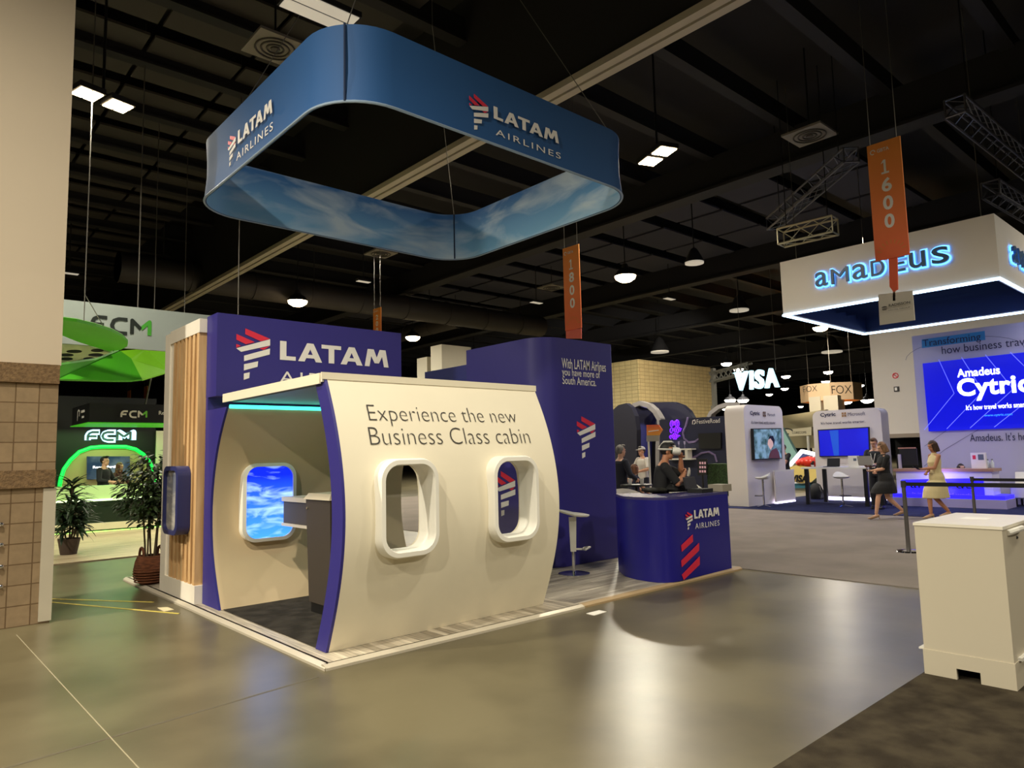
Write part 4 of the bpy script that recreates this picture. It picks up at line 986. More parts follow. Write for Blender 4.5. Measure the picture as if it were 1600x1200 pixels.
mb = MB(); mb.box((19.75, 8.0, 1.042), (19.82, 8.27, 1.34)); mb.build('card', white, t)
mb = MB(); mb.box((19.745, 8.05, 1.2), (19.75, 8.13, 1.27)); mb.build('picture', mat('print_slate', (96, 106, 120), .5), t)
t = thing('tabletop_plant', 'tiny dark potted plant on the bar table\'s end', 'plant', (19.6, 9.2, 1.04))
mb = MB(); mb.lathe([(.03, 1.042), (.045, 1.1), (.04, 1.1)], (19.6, 9.2, 0), 12); mb.build('pot', white, t)
mb = MB()
for i in range(7): mb.ell((19.6+.03*math.cos(i), 9.2+.03*math.sin(i), 1.12+.012*i), (.03, .03, .02), su=8, sv=6)
mb.build('leaves', mat('tiny_leaves', (30, 44, 30), .6), t)

# bar stools of the right booth: white shell, chrome foot
def shell_stool(loc, rz, label):
    t = thing('bar_stool', label, 'bar stool', loc, rz, None)
    mb = MB(); rings = []
    for z, a, b in ((.74, .10, .10), (.76, .19, .18), (.79, .21, .20), (.80, .2, .19), (.775, .17, .16)): rings.append([(a*math.cos(i*PI/10), b*math.sin(i*PI/10)+(0), z+(.12*max(0, -math.sin(i*PI/10))**2 if z > .77 else 0)) for i in range(20)])
    mb.loft(rings); mb.build('seat', white, t, 60, local=True)
    mb = MB(); mb.cyl((0, 0, .04), (0, 0, .74), .028); mb.build('column', chrome, t, local=True)
    mb = MB(); mb.tube([(-.1, .02, .3), (-.12, .22, .3), (.12, .22, .3), (.1, .02, .3), (0, 0, .3), (-.1, .02, .3)], .011, 6); mb.build('footrest', chrome, t, local=True)
    for k in range(4):
        a = PI/4+k*PI/2; mb = MB(); mb.prism([(-.02, 0, .04), (.02, 0, .04), (.015, .24, .0), (-.015, .24, .0)], (0, 0, .018)); o = mb.build('foot', chrome, t, local=True); o.rotation_euler = (0, 0, a)
    return t
shell_stool(at('z', .021, 1194, 792), .5, 'white shell bar stool at the tall narrow kiosk\'s counter')
shell_stool(at('z', .021, 1318, 792), 2.4, 'white shell bar stool in front of the bar table')
shell_stool((20.95, 8.0, .021), 3.4, 'white shell bar stool half hidden behind the woman in black')
bp = at('x', 21.45, 1276, 778); bp.z = .021; t = thing('backpack', 'black backpack standing on the floor between the two kiosks', 'backpack', bp)
mb = MB(); mb.loft([[(bp.x+a*math.cos(i*PI/8)*.9, bp.y+b*math.sin(i*PI/8), z) for i in range(16)] for z, a, b in ((.022, .14, .2), (.08, .17, .24), (.3, .15, .21), (.45, .1, .14), (.5, .04, .06))]); mb.build('bag', mat('bag_black', (16, 16, 18), .7), t, 60)
mb = MB(); mb.tube([(bp.x-.1, bp.y-.16, .42), (bp.x-.2, bp.y-.26, .25), (bp.x-.16, bp.y-.2, .06)], .018, 6); mb.build('strap', mat('strap_grey', (70, 70, 74), .7), t)

# crowd barrier
GB = 'rope barrier posts'
def post(x, y, label, h=.96):
    t = thing('barrier_post', label, 'barrier post', (x, y, .012 if x < 17.2 else .021))
    z = .012 if x < 17.2 else .021
    mb = MB(); mb.lathe([(.02, z+.035), (.16, z+.02), (.17, z), (.02, z)], (x, y, 0), 24); mb.build('base', chrome, t, 40)
    mb = MB(); mb.cyl((x, y, z+.03), (x, y, h-.1), .03, seg=14); mb.build('pole', mat('post_grey', (120, 116, 112), .35, metal=.7), t, 40)
    mb = MB(); mb.cyl((x, y, h-.1), (x, y, h), .038, seg=14); mb.build('belt_head', mat('head_grey', (60, 58, 62), .4), t, 40)
    return t
pa = at('z', .012, 1420, 862); ha = zat(pa, 1420, 751)
post(pa.x, pa.y, 'near grey barrier post standing left of the white crate', ha)
pb = at('x', 17.0, 1517, 745); post(17.05, pb.y, 'farther grey barrier post behind the white crate', pb.z)
for p, z, nm, lb in (((pa.x, pa.y), ha-.05, 'barrier_belt', 'long black belt stretched from the near barrier post'), ((17.05, pb.y), pb.z-.06, 'barrier_belt', 'upper black belt stretched from the farther barrier post')):
    mb = MB(); mb.box((p[0]-.004, p[1]-5.5, z-.03), (p[0]+.004, p[1]-.038, z+.03)); tag(mb.build(nm, mat('belt_black', (18, 18, 22), .7)), lb, 'barrier belt')
post(pa.x, pa.y-5.54, 'barrier post at the far end of the long black belt', ha)
post(17.05, pb.y-5.54, 'barrier post at the far end of the upper belt', pb.z)
# white lounge seat at the right edge
ls = at('x', 20.9, 1588, 770); t = thing('lounge_seat', 'white tufted seat on dark legs at the right frame edge', 'seat', (20.8, ls.y, .02))
mb = MB(); soft(mb, (20.86, ls.y-.7, .22), (21.4, ls.y+.12, .55)); mb.build('cushion', white, t, 50)
mb = MB(); mb.prism([(21.3, ls.y-.7, .5), (21.48, ls.y-.7, .5), (21.53, ls.y-.7, .85), (21.4, ls.y-.7, .85)], (0, .8, 0)); mb.build('backrest', white, t)
for dx, dy in ((.1, .02), (.6, .02), (.1, -.6), (.6, -.6)):
    mb = MB(); mb.cyl((20.83+dx, ls.y+dy, .021), (20.83+dx, ls.y+dy, .24), .025); mb.build('leg', black, t)

# ------------------------------------------------------------------ white crate at the right
cr = thing('white_crate', 'tall white wooden counter crate at the right edge of the dark carpet', 'crate', (5.9, 1.6, .012))
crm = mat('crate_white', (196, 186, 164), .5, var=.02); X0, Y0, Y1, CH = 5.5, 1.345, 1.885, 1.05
X1 = 6.45
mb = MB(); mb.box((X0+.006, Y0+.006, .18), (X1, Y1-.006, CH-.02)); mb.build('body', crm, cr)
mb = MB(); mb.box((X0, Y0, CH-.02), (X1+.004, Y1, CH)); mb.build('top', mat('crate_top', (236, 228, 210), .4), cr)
mb = MB(); mb.prism([(X0+.0, Y1, .013), (X0, Y1-.2, .013), (X0, Y1-.2, .085), (X0, Y1-.34, .085), (X0, Y1-.34, .013), (X0, Y0, .013), (X0, Y0, .18), (X0, Y1, .18)], (.03, 0, 0)); mb.box((X0+.03, Y0, .013), (X1, Y0+.03, .18)); mb.box((X0+.03, Y1-.03, .013), (X1, Y1, .18)); mb.build('plinth', crm, cr)
mb = MB(); mb.prism([(X0+.1, Y1-.02, .16), (X0+.1, Y1+.06, .15), (X0+.4, Y1+.06, .15), (X0+.4, Y1-.02, .16)], (0, 0, .012)); mb.build('lip', white, cr, label='small white lip sticking out at the side')
mb = MB(); mb.tube([(X0+.12+.0, Y0+.005, CH-.05), (X0+.2, Y0-.03, CH-.035), (X0+.34, Y0-.03, CH-.035), (X0+.42, Y0+.005, CH-.05)], .02, 8); mb.build('handle', white, cr)
mb = MB(); mb.cyl((X0+.34, Y0+.01, CH-.1), (X0+.34, Y0+.012, CH-.3), .004); mb.ell((X0+.34, Y0+.008, CH-.1), .012); mb.build('cord', ink, cr)
mb = MB(); mb.box((X0+.1, Y0-.02, .18), (X0+.5, Y0+.02, .2)); mb.build('lip', white, cr)
mb = MB(); mb.box((5.95, 1.55, CH), (6.12, 1.72, CH+.001)); tag(mb.build('paper_slip', mat('paper', (250, 246, 236), .6)), 'thin white paper slip lying on the white crate\'s top', 'paper')

# ------------------------------------------------------------------ far building cores and columns
ctile = brick_mat('cream_tile_x', (206, 182, 128), (140, 118, 76), .45, .22, 'X', .012, .8, .3)
ctile2 = brick_mat('cream_tile_y_lit', (226, 206, 150), (160, 138, 92), .45, .22, 'Y', .012, .8, .3)  # lighter copy of the tile: light on the narrow face put into colour
p = at('y', 26, 997, 561); p2 = at('y', 26, 1110, 575)
mb = MB(); mb.box((p.x, 26, 0), (p2.x, 32, 7.1)); struct(mb.build('wall_core', ctile))
mb = MB(); mb.box((p.x-.02, 26.01, 0), (p.x, 28.2, 7.1)); struct(mb.build('core_face_lit', ctile2))
pw_ = mat('pillar_white', (222, 216, 196), .7, var=.03)
for i, (a, b, y) in enumerate(((667, 686, 26), (690, 736, 24))):
    q0, q1 = at('y', y, a, 545), at('y', y, b, 545)
    mb = MB(); mb.box((q0.x, y, 0), (q1.x, y+.8, 6.1+i*.25)); struct(mb.build('column', pw_))
q0, q1 = at('x', 36, 1310, 640), at('x', 36, 1265, 640)
mb = MB(); mb.box((36, q0.y, 0), (36.8, q1.y-.75, 4.2)); mb.box((36, q1.y-.6, 0), (36.8, q1.y, 4.2)); struct(mb.build('column', pw_))
# beige back wall between the kiosks
mb = MB(); mb.prism([at('x', 34, *q) for q in ((1222, 650), (1290, 640), (1290, 700), (1222, 700))], (.3, 0, 0)); struct(mb.build('wall_back', mat('back_beige', (196, 184, 146), .8)))
fs = thing('fascia_sign', 'pale sign board with a swoosh mark seen between the two white kiosks', 'sign', at('x', 30, 1226, 680))
slab('x', 30, [(1225, 672), (1268, 667), (1268, 680), (1225, 682)], .2, 'board', mat('board_cream', (224, 212, 178), .6), fs)
for q in (1230, 1262):
    e = at('x', 30.1, q, 678); mb = MB(); mb.cyl((30.1, e.y, 0), e, .06, seg=8); mb.build('post', white, fs)
mb = MB(); O = at('x', 29.99, 1226, 682); mb.stroke([(.1+.28*math.cos(a), .22+.12*math.sin(a)) for a in [PI*i/8 for i in range(14)]], .05, O, -UY, UZ, .002, .002); mb.build('swoosh_mark', ink, fs)
tpx('CORECOMS', ink, fs, 'x', 29.99, (1238, 678), (1260, 676), (1238, 674.5))

# glowing letters, cream ring, race car
vg = mat('letter_glow', (190, 236, 250), .4, emit=1.6, var=0)
vs = thing('glowing_letters', 'big glowing blue-white hanging letters spelling VISA', 'sign', at('x', 28, 1182, 610))
O = at('x', 28, 1152, 611); W_ = abs((at('x', 28, 1219, 605)-O).y); H_ = abs(at('x', 28, 1152, 582).z-O.z)
mb = MB()
for c, a, b in (('V', .0, .31), ('I', .345, .425), ('S', .46, .67), ('A', .695, 1.0)):
    text(c, vg, vs, O-UY*(W_*a), -UY, UZ, W_*(b-a), H_, bold=.035, ext=.2, shear=.1 if c != 'A' else 0, name='letter')
mb.prism([O-UY*(-.1*W_)+UZ*H_*1.0, O-UY*(.1*W_)+UZ*H_*1.0, O-UY*(.14*W_)+UZ*H_*.7, O-UY*(.02*W_)+UZ*H_*.86], (.2, 0, 0)); mb.build('letter_flag', vg, vs)
mb = MB()
for f_ in (.1, .9): q = O-UY*(W_*f_)+UZ*H_*.9; mb.cyl(q+V((.1, 0, 0)), (q.x+.1, q.y, 11.25), .012, seg=5)
mb.build('cable', wire, vs)
tf = thing('truss_tower', 'white truss tower and arm left of the glowing letters', 'truss', at('x', 30, 1113, 690))
tm = mat('truss_white', (150, 147, 138), .5)
for q in (((1110, 576), (1114, 575), (1117, 640), (1113, 640)),): slab('x', 30, q, .25, 'upright', tm, tf)
mb = MB(); pa_, pb_ = at('x', 30, 1112, 640), None; mb.cyl((30.12, pa_.y, 0), (30.12, pa_.y, pa_.z+.2), .1, seg=8); mb.build('post', tm, tf)
a, b = at('x', 30, 1108, 583), at('x', 30, 1168, 567)
mb = MB()
for dz in (0, -.42):
    for dx in (0, .4): mb.cyl(a+V((dx, 0, dz)), b+V((dx, 0, dz)), .05, seg=6)
for i in range(9):
    t_ = i/8; q = a.lerp(b, t_); q2 = a.lerp(b, min(1, t_+.125))
    mb.cyl(q, q2+V((0, 0, -.42)), .03, seg=5); mb.cyl(q2, q+V((0, 0, -.42)), .03, seg=5)
mb.build('arm', tm, tf)
cr0 = at('x', 36, 1279, 612); R_ = abs(at('x', 36, 1236, 612).y-at('x', 36, 1322, 612).y)/2
z0_, z1_ = at('x', 36, 1279, 626).z, at('x', 36, 1279, 599).z
fx = thing('cream_ring_sign', 'cream octagonal hanging ring sign with orange underside and FOX lettering', 'hanging sign', (36+R_, cr0.y, z0_))
def octa(r, z): return [(36+R_+r*math.cos(PI/8+i*PI/4), cr0.y+r*math.sin(PI/8+i*PI/4), z) for i in range(8)]
mb = MB(); mb.loft([octa(R_*1.05, z0_), octa(R_*1.05, z1_), octa(R_*.98, z1_), octa(R_*.98, z0_)], False, True); mb.build('ring', mat('ring_cream', (236, 206, 168), .6), fx)
mb = MB(); mb.loft([octa(R_*.97, z0_+.12), octa(R_*.97, z0_+.2)]); mb.build('inner_glow', mat('glow_orange', (240, 130, 30), .5, emit=.8), fx, label='orange lit underside')
xf = 36+R_-R_*1.05*math.cos(PI/8)-.01
for s, ll, lr, tl in (('FOX', (1255, 613), (1277, 611), (1255, 604)),): tpx(s, ink, fx, 'x', xf, ll, lr, tl, bold=-.01)
u = V((-math.cos(PI/4), -math.sin(PI/4), 0)); u = V((math.cos(PI/4), -math.sin(PI/4), 0))
c0 = V((36+R_, cr0.y, 0))+V((-math.cos(PI/4), -math.sin(PI/4), 0))*(R_*1.05*math.cos(PI/8)+.01)
text('FOX', ink, fx, c0-u*.5+UZ*(z0_+.3), u, UZ, 1.0, .42, bold=-.01)
mb = MB()
for i in (0, 3, 5): q = octa(R_, z1_)[i]; mb.cyl((q[0], q[1], z1_-.05), (q[0], q[1], 11.25), .012, seg=5)
mb.build('cable', wire, fx)

spot('fill_spot', (31.5, cr0.y-1.0, 6.4), (36.5, cr0.y, 4.0), 1300, 60, (1, .86, .68))  # unseen spot added to brighten the cream ring sign
spot('fill_spot', (29.5, 19.5, 6.4), (35, 26, 4), 2600, 90, (1, .92, .78))  # unseen spot added to brighten the tiled building core
rc = thing('race_car', 'race car with pale lettered nose and white framed screen between the kiosks', 'car', at('x', 27, 1256, 766))
cy = mat('car_yellow', (240, 214, 130), .35); cb = mat('car_navy', (44, 60, 116), .35)
slab('x', 27, [(1234, 729), (1246, 727), (1275, 731), (1276, 746), (1268, 753), (1252, 755), (1238, 751)], 1.4, 'nose', cy, rc)
slab('x', 27.02, [(1234, 742), (1276, 739), (1276, 746), (1268, 754), (1252, 756), (1237, 752)], 1.0, 'wing', mat('car_white', (226, 222, 204), .35), rc)
tpx('VISA', mat('letter_black', (16, 16, 26), .4), rc, 'x', 26.97, (1237, 753), (1262, 751), (1237, 742), bold=.05, shear=.2)
slab('x', 27.3, [(1252, 706), (1274, 710), (1275, 731), (1245, 729)], .8, 'cowl', cb, rc)
mb = MB()
for px, py, s in ((1252, 723, .16), (1258, 722, .2), (1265, 722, .24), (1271, 722, .22)): mb.ell(at('x', 27.2, px, py), (.3, s*1.2, s))
mb.build('emblem_bulls', mat('car_red', (222, 52, 30), .35), rc, 50, 'red painted shapes on the cowl')
mb = MB(); mb.ell(at('x', 27.15, 1254, 724), (.2, .22, .18)); mb.build('sun_disc', mat('car_gold', (246, 176, 52), .35), rc, 50)
mb = MB(); mb.tube([at('x', 27.0, *q) for q in ((1234, 727), (1253, 705), (1274, 710))], .1, 4); mb.build('frame', mat('frame_glow', (244, 246, 255), .4, emit=1.6, var=0), rc, label='glowing white angled frame')
slab('x', 27.9, [(1222, 668), (1246, 712), (1236, 727), (1222, 727)], .2, 'panel', mat('panel_teal', (142, 186, 178), .5), rc)
slab('x', 27.1, [(1236, 756), (1276, 756), (1276, 762), (1236, 763)], 1.2, 'plinth', mat('plinth_teal', (50, 110, 130), .5), rc)
slab('x', 27.2, [(1238, 762), (1275, 762), (1275, 768), (1238, 769)], 1.0, 'base', black, rc)

# ------------------------------------------------------------------ purple-lit booth in the middle distance
fr = thing('festive_stand', 'navy display wall with purple neon script, shelf and black television', 'display wall', (20.1, 13.4, 0))
fm_ = mat('festive_navy', (29, 33, 64), .5)
FX = 20.0
yl, yr = at('x', FX, 1030, 655).y, at('x', FX, 1133, 647).y
mb = MB(); mb.box((FX, yr, 0.012), (FX+.3, yl, 2.66)); mb.build('panel', fm_, fr)
mb = MB(); mb.box((FX-.02, yr-.16, 0.012), (FX+.3, yr, 2.66)); mb.build('edge_post', mat('edge_pale', (190, 188, 180), .5), fr)
tpx('FestiveRoad', whtm, fr, 'x', FX-.01, (1089, 662.3), (1125, 660), (1089, 655.5))
mb = MB(); O = at('x', FX-.01, 1082, 663); mb.stroke([(0, 0), (.02, .12), (.1, .14), (.12, .04), (.05, 0)], .03, O, -UY, UZ, .002, .002); mb.build('brand_mark', whtm, fr)
neon = mat('neon_purple', (120, 30, 255), .4, emit=1.7, var=0)
mb = MB()
for (px, py, wpx, hpx, sd) in ((1048, 662, 16, 8, 1), (1048, 672, 20, 9, 2), (1048, 682, 15, 8, 3)):
    rr = random.Random(sd); O = at('x', FX-.04, px, py); k = 12/ (FPX/20) / 12 * 1.0
    pts = []
    for i in range(40):
        t_ = i/39; pts.append(O+(-UY)*(t_*wpx*.0205+.06*math.sin(t_*30+sd))+UZ*(.075*math.cos(t_*30+sd)*(1+.6*math.sin(t_*9+sd))))
    mb.tube(pts, .016, 6)
mb.build('neon_script', neon, fr, label='purple neon script in three lines')
slab('x', FX-.08, [(1091, 677.5), (1126, 676), (1126, 701), (1092, 701)], .08, 'tv', black, fr, label='black wall-mounted television')
mb = MB(); O = V((FX, 0, 0)); ppx = lambda *q: at('x', FX-.012, *q)
for pts in ([(1075, 652), (1072, 665), (1067, 676), (1069, 685), (1076, 691), (1086, 690), (1092, 686)], [(1082, 716), (1096, 708), (1108, 706), (1117, 711), (1120, 722)]):
    P_ = [ppx(*q) for q in pts]; mb.tube(P_, .035, 6)
mb.build('curved_line', mat('line_mauve', (128, 112, 158), .5), fr)
for py in (702, 717):
    a, b = at('x', FX-.25, 1040, py), at('x', FX-.25, 1081, py)
    mb = MB(); mb.box((FX-.3, b.y, a.z-.04), (FX, a.y, a.z+.01)); mb.build('shelf', white, fr)
    if py == 702: sh_z = a.z+.01
a = at('x', FX-.25, 1073, 710); mb = MB(); mb.box((FX-.28, a.y-.05, at('x', FX-.25, 1073, 716).z), (FX-.02, a.y+.05, sh_z-.04)); mb.build('shelf_post', white, fr)
for k, px in enumerate((1043, 1052, 1061, 1070)):
    q = at('x', FX-.18, px, 700); t = thing('stem_glass', ['first', 'second', 'third', 'fourth'][k]+' stem glass from the left on the white shelf under the neon', 'glass', (FX-.18, q.y, sh_z+.001))
    mb = MB(); mb.lathe([(.03, .001), (.005, .012), (.005, .12), (.03, .16), (.035, .24)], (0, 0, 0), 12); mb.build('glass', mat('glass_pale', (168, 160, 196), .15), t, 40, local=True)
# arches behind
for nm, lb, X, pts, m in (('rounded_backing', 'dark navy rounded wall at the far left of the navy stand', 21.2, [(958, 770), (958, 640), (966, 633), (978, 630), (986, 636), (992, 650), (995, 672), (995, 770)], mat('arch_dark', (22, 22, 38), .5)),
                          ('rounded_backing', 'deep blue panel under the pale arch left of the neon script', 22.2, [(985, 770), (985, 640), (998, 635), (1012, 639), (1022, 649), (1018, 660), (1014, 675), (1008, 770)], mat('arch_blue', (28, 30, 92), .5)),
                          ('rounded_backing', 'large dark domed wall rising behind the neon script', 22.8, [(1004, 770), (1004, 630), (1012, 628.5), (1052, 628), (1066, 633), (1076, 642), (1084, 656), (1086, 770)], mat('arch_dome', (19, 19, 42), .5))):
    mb = MB(); mb.prism([at('x', X, *(q if q[1] < 769 else (q[0], 769))) for q in pts], (.25, 0, 0)); o = mb.build(nm, m)
    for v_ in o.data.vertices:
        if v_.co.z < .45: v_.co.z = .012
    tag(o, lb, 'display wall')
ag = mat('arch_grey', (116, 112, 112), .5)
for lb, X, pts, wpx in (('pale grey arch band beside the neon script wall', 21.9, [(988, 634), (999, 630), (1012, 634), (1022, 643), (1029, 655), (1030, 668), (1028, 680), (1027, 700), (1027, 768)], 8), ('grey arch curving down behind the tall narrow kiosk', 23.5, [(1103, 660), (1110, 645), (1122, 636), (1138, 631), (1156, 632)], 7)):
    P_ = [at('x', X, *q) for q in pts]
    if P_[-1].z < 1: P_[-1].z = .012
    mb = MB(); n = len(P_); w_ = wpx/FPX*24/2
    for i in range(n-1):
        a, b = P_[i], P_[i+1]; d_ = (b-a).normalized(); s_ = V((0, d_.z, -d_.y))*w_
        mb.prism([a+s_, a-s_, b-s_, b+s_], (.3, 0, 0)); 
        if i: mb.cyl(a-V((.004, 0, 0)), a+V((.3, 0, 0)), w_*.99, seg=16)
    if P_[-1].z > 1:
        mb.box((X+.05, P_[0].y-.06, .012), (X+.25, P_[0].y+.06, P_[0].z))
    tag(mb.build('arch_band', ag), lb, 'arch')
hb = at('x', 18.6, 1138, 765); ha_ = at('x', 18.6, 1104, 725)
mb = MB(); mb.box((18.6, hb.y, .24), (19.3, ha_.y, ha_.z)); t = thing('hedge_box', 'square dark green artificial hedge box beside the tall narrow kiosk', 'hedge', (18.9, (hb.y+ha_.y)/2, .012)); mb.build('foliage', mat('hedge_green', (48, 72, 34), .9, rgb2=(26, 42, 18), scale=26, bump=1.2, bscale=60), t)
mb = MB(); mb.box((18.65, hb.y+.03, .012), (19.25, ha_.y-.03, .24)); mb.build('trough', white, t)
mk = thing('menu_kiosk', 'small black menu board with pink squares beside the hedge box', 'sign', at('x', 18.4, 1097, 742))
slab('x', 18.4, [(1090, 717), (1104, 717), (1104, 742), (1090, 743)], .05, 'board', black, mk)
mb = MB()
for i in range(3):
    for j in range(3): 
        q = at('x', 18.395, 1094+i*3.8, 723.5+j*6.5); mb.box((18.392, q.y-.027, q.z-.035), (18.398, q.y+.027, q.z+.035))
mb.build('menu_squares', mat('menu_pink', (206, 160, 170), .4, emit=.3), mk)
q = at('x', 18.4, 1097, 742); mb = MB(); mb.cyl((18.425, q.y, .012), (18.425, q.y, q.z+.05), .03, seg=8); mb.build('leg', black, mk)
ar = thing('arrow_sign', 'orange arrow sign on a thin white post behind the man with the headset', 'sign', at('x', 12.5, 1013, 740))
slab('x', 12.5, [(1010, 664), (1029, 663.5), (1035, 671.5), (1030, 680), (1010.5, 680.5)], .02, 'arrow', grad_mat('arrow_print', (222, 92, 60), (236, 160, 60), at('x', 12.5, 1013, 680).z, at('x', 12.5, 1013, 664).z), ar)
slab('x', 12.49, [(1013, 673.5), (1029, 671.5), (1029, 672.8), (1013, 675)], .008, 'text_line', whtm, ar)
slab('x', 12.51, [(1010, 680.5), (1030, 680), (1030, 689), (1010, 690)], .02, 'card', mat('card_grey', (176, 170, 160), .6), ar)
q = at('x', 12.52, 1012.5, 690); mb = MB(); mb.cyl((12.54, q.y, .01), (12.54, q.y, at('x', 12.54, 1012, 664).z), .022, seg=8); mb.build('post', white, ar)
mb = MB(); mb.lathe([(.02, .04), (.2, .03), (.2, .011)], (12.54, q.y, 0), 16); mb.build('base', white, ar)
def tub(loc, rz, label, k=1):
    t = thing('tub_chair', label, 'chair', loc, rz)
    mb = MB(); mb.loft([[(a*k*math.cos(i*PI/12), a*k*math.sin(i*PI/12), z*k+(.25*k*max(0, -math.sin(i*PI/12)) if z > .5 else 0)) for i in range(24)] for z, a in ((.25, .2), (.35, .36), (.55, .42), (.58, .4), (.45, .33), (.42, .1))]); mb.build('shell', white, t, 50, local=True)
    mb = MB(); mb.lathe([(.2*k, 0), (.2*k, .02), (.03, .04), (.03, .3*k)], (0, 0, 0), 20); mb.build('foot', chrome, t, 40, local=True)
a = far(1062, 740, 13.2); tub((a.x, a.y, .011), 2.3, 'white tub chair behind the man with the headset', 1.25)
a = far(974, 760, 12.9); tub((a.x, a.y, .011), 2.3, 'white tub chair beside the tall purple tower\'s right edge', 1.1)

# ------------------------------------------------------------------ green booth at the left
fb = thing('booth_back_wall', 'black back wall with neon letters and green lit arch of the green booth', 'display wall', (4.6, 22.6, .02))
YB = 22.5
bk = mat('booth_black', (11, 13, 13), .5)
mb = MB(); mb.box((2.4, YB, .021), (6.05, YB+.3, 3.5)); mb.build('panel', bk, fb)
mb = MB(); mb.box((6.06, YB-.05, .021), (6.7, YB+.3, 2.55)); mb.build('side_panel', cream, fb)
arch_px = [(93, 760), (95, 748), (100, 733), (110, 719), (124, 706), (142, 699.5), (160, 698), (196, 698), (212, 702), (224, 710), (234, 722), (240, 736), (242, 760)]
mb = MB(); mb.prism([at('y', YB-.08, *q) for q in arch_px], (0, .07, 0)); mb.build('arch_infill', mat('infill_tan', (176, 158, 112), .6), fb)
gl = mat('neon_green', (8, 225, 70), .4, emit=1.7, var=0)
mb = MB(); mb.tube([at('y', YB-.1, *q) for q in arch_px], .05, 8); mb.build('neon_arch', gl, fb, label='glowing green arch light')
P = lambda px, py: at('y', YB-.02, px, py)
O = P(132, 692); wd, h = (P(205, 690)-O).x, abs(P(132, 671).z-O.z)
ng = mat('neon_white', (170, 225, 250), .4, emit=2.4, var=0)
fcm(fb, O, UX, UZ, wd, h, ng, .40, .02, .01, name='neon_outline'); fcm(fb, O+UX*.04+UZ*.045, UX, UZ, wd-.08, h-.09, mat('neon_face', (70, 96, 104), .4), .22, .02, .035)
slab('y', YB-.16, [(136, 713), (203, 713), (203, 749), (136, 749)], .06, 'tv', mat('tv_night', (34, 48, 78), .3, emit=.5, rgb2=(90, 96, 120), scale=2), fb, label='wall screen showing a night picture')
tpx('Reach further', glow, fb, 'y', YB-.17, (145, 732), (190, 731), (145, 728), bold=.03)
area('green_light', (4.6, 21.6, 2.6), 40, 2.4, (.5, 1, .35), shape='RECTANGLE', sy=.5)
spot('fill_spot', (4.4, 17.2, 3.15), (4.5, 17.6, 0), 340, 130, (1, .95, .72))  # unseen spot added to brighten the pale floor of the green booth
# curved desk
rd = thing('curved_desk', 'curved pale green counter with black band in the green booth', 'reception desk', (4.6, 19.3, .02))
zz = lambda py: zat((4.4, 19.0), 190, py)
def arcdesk(r0, z0, z1, nm, m, ra=None, label=None):
    cx, cy, n = 4.6, 24.6, 24
    mb = MB(); R1 = 5.55+r0
    A = [(cx+R1*math.sin(a), cy-R1*math.cos(a)) for a in [math.radians(-24+48*i/n) for i in range(n+1)]]
    B = [(cx+(R1-.7)*math.sin(a), cy-(R1-.7)*math.cos(a)) for a in [math.radians(24-48*i/n) for i in range(n+1)]]
    mb.prism([(x, y, z0) for x, y in A+B], (0, 0, z1-z0)); mb.build(nm, m, rd, 30, label)
arcdesk(.02, zz(778), zz(758), 'front_panel', mat('desk_palegreen', (176, 214, 140), .4, emit=.12), label='pale green lit upper front')
arcdesk(.05, zz(781), zz(778), 'light_strip', mat('strip_palegreen', (226, 255, 196), .4, emit=1.6, var=0))
arcdesk(-.06, zz(815), zz(781), 'dark_band', mat('band_darkgreen', (20, 40, 22), .3))
arcdesk(.06, zz(825), zz(815), 'lower_panel', mat('desk_cream', (226, 222, 180), .4))
arcdesk(-.08, .021, zz(825), 'plinth', bk)
mb = MB(); mb.box((4.595, 19.0, zz(829)), (4.605, 19.03, zz(758))); mb.build('seam', ink, rd)
arcdesk(-.02, .0205, .035, 'floor_glow', mat('strip_green', (180, 255, 120), .4, emit=2.2, var=0), label='green light strip at the foot')
# white hanging sign
wsn = thing('hanging_panel_sign', 'long pale grey hanging sign with black and green letters above the green booth', 'hanging sign', (4, 16, 4))
mb = MB(); mb.box((1.2, 16, 3.98), (6.6, 16.08, 4.86)); mb.build('fabric', mat('sign_grey', (150, 160, 156), .6, var=.02), wsn)
P = lambda px, py: at('y', 15.99, px, py)
O = P(140, 519); fcm(wsn, O, UX, UZ, (P(232, 526)-O).x, abs(P(140, 491).z-O.z), mat('letter_dark', (26, 34, 30), .5), .2, .004, .004, m2=mat('letter_green', (70, 160, 50), .5))
for x in (1.8, 3.9, 6.0):
    mb = MB(); mb.cyl((x, 16.04, 4.84), (x, 16.04, 11.25), .012, seg=5); mb.build('cable', wire, wsn)
# green leaf canopy
lf = thing('leaf_canopy', 'green leaf-shaped hanging canopy with white edge and round holes', 'hanging canopy', at('z', 4.0, 150, 525))
def leaf(px, z, th, m, nm, lab=None, zf=None):
    pts = [at('z', z, *q) for q in px]; mb = MB(); mb.prism(pts, (0, 0, th)); return mb.build(nm, m, lf, None, lab)
LP = [(60, 498), (92, 499.5), (120, 503), (150, 510), (175, 518), (192, 527), (200, 535), (199, 541), (188, 547), (170, 548.5), (150, 543), (120, 533.5), (92, 522), (60, 512)]
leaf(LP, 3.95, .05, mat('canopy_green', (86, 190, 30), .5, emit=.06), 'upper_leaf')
leaf([(x-1, y-2) for x, y in LP], 4.003, .04, mat('canopy_edge', (230, 240, 214), .5), 'leaf_rim', 'white top edge of the leaf')
ho = leaf([(60, 548), (118, 533.5), (150, 543.5), (176, 549), (150, 562), (90, 571), (60, 574)], 4.1, .04, mat('canopy_pale', (206, 222, 186), .5), 'perforated_panel', 'pale panel with dark oval holes')
mb = MB()
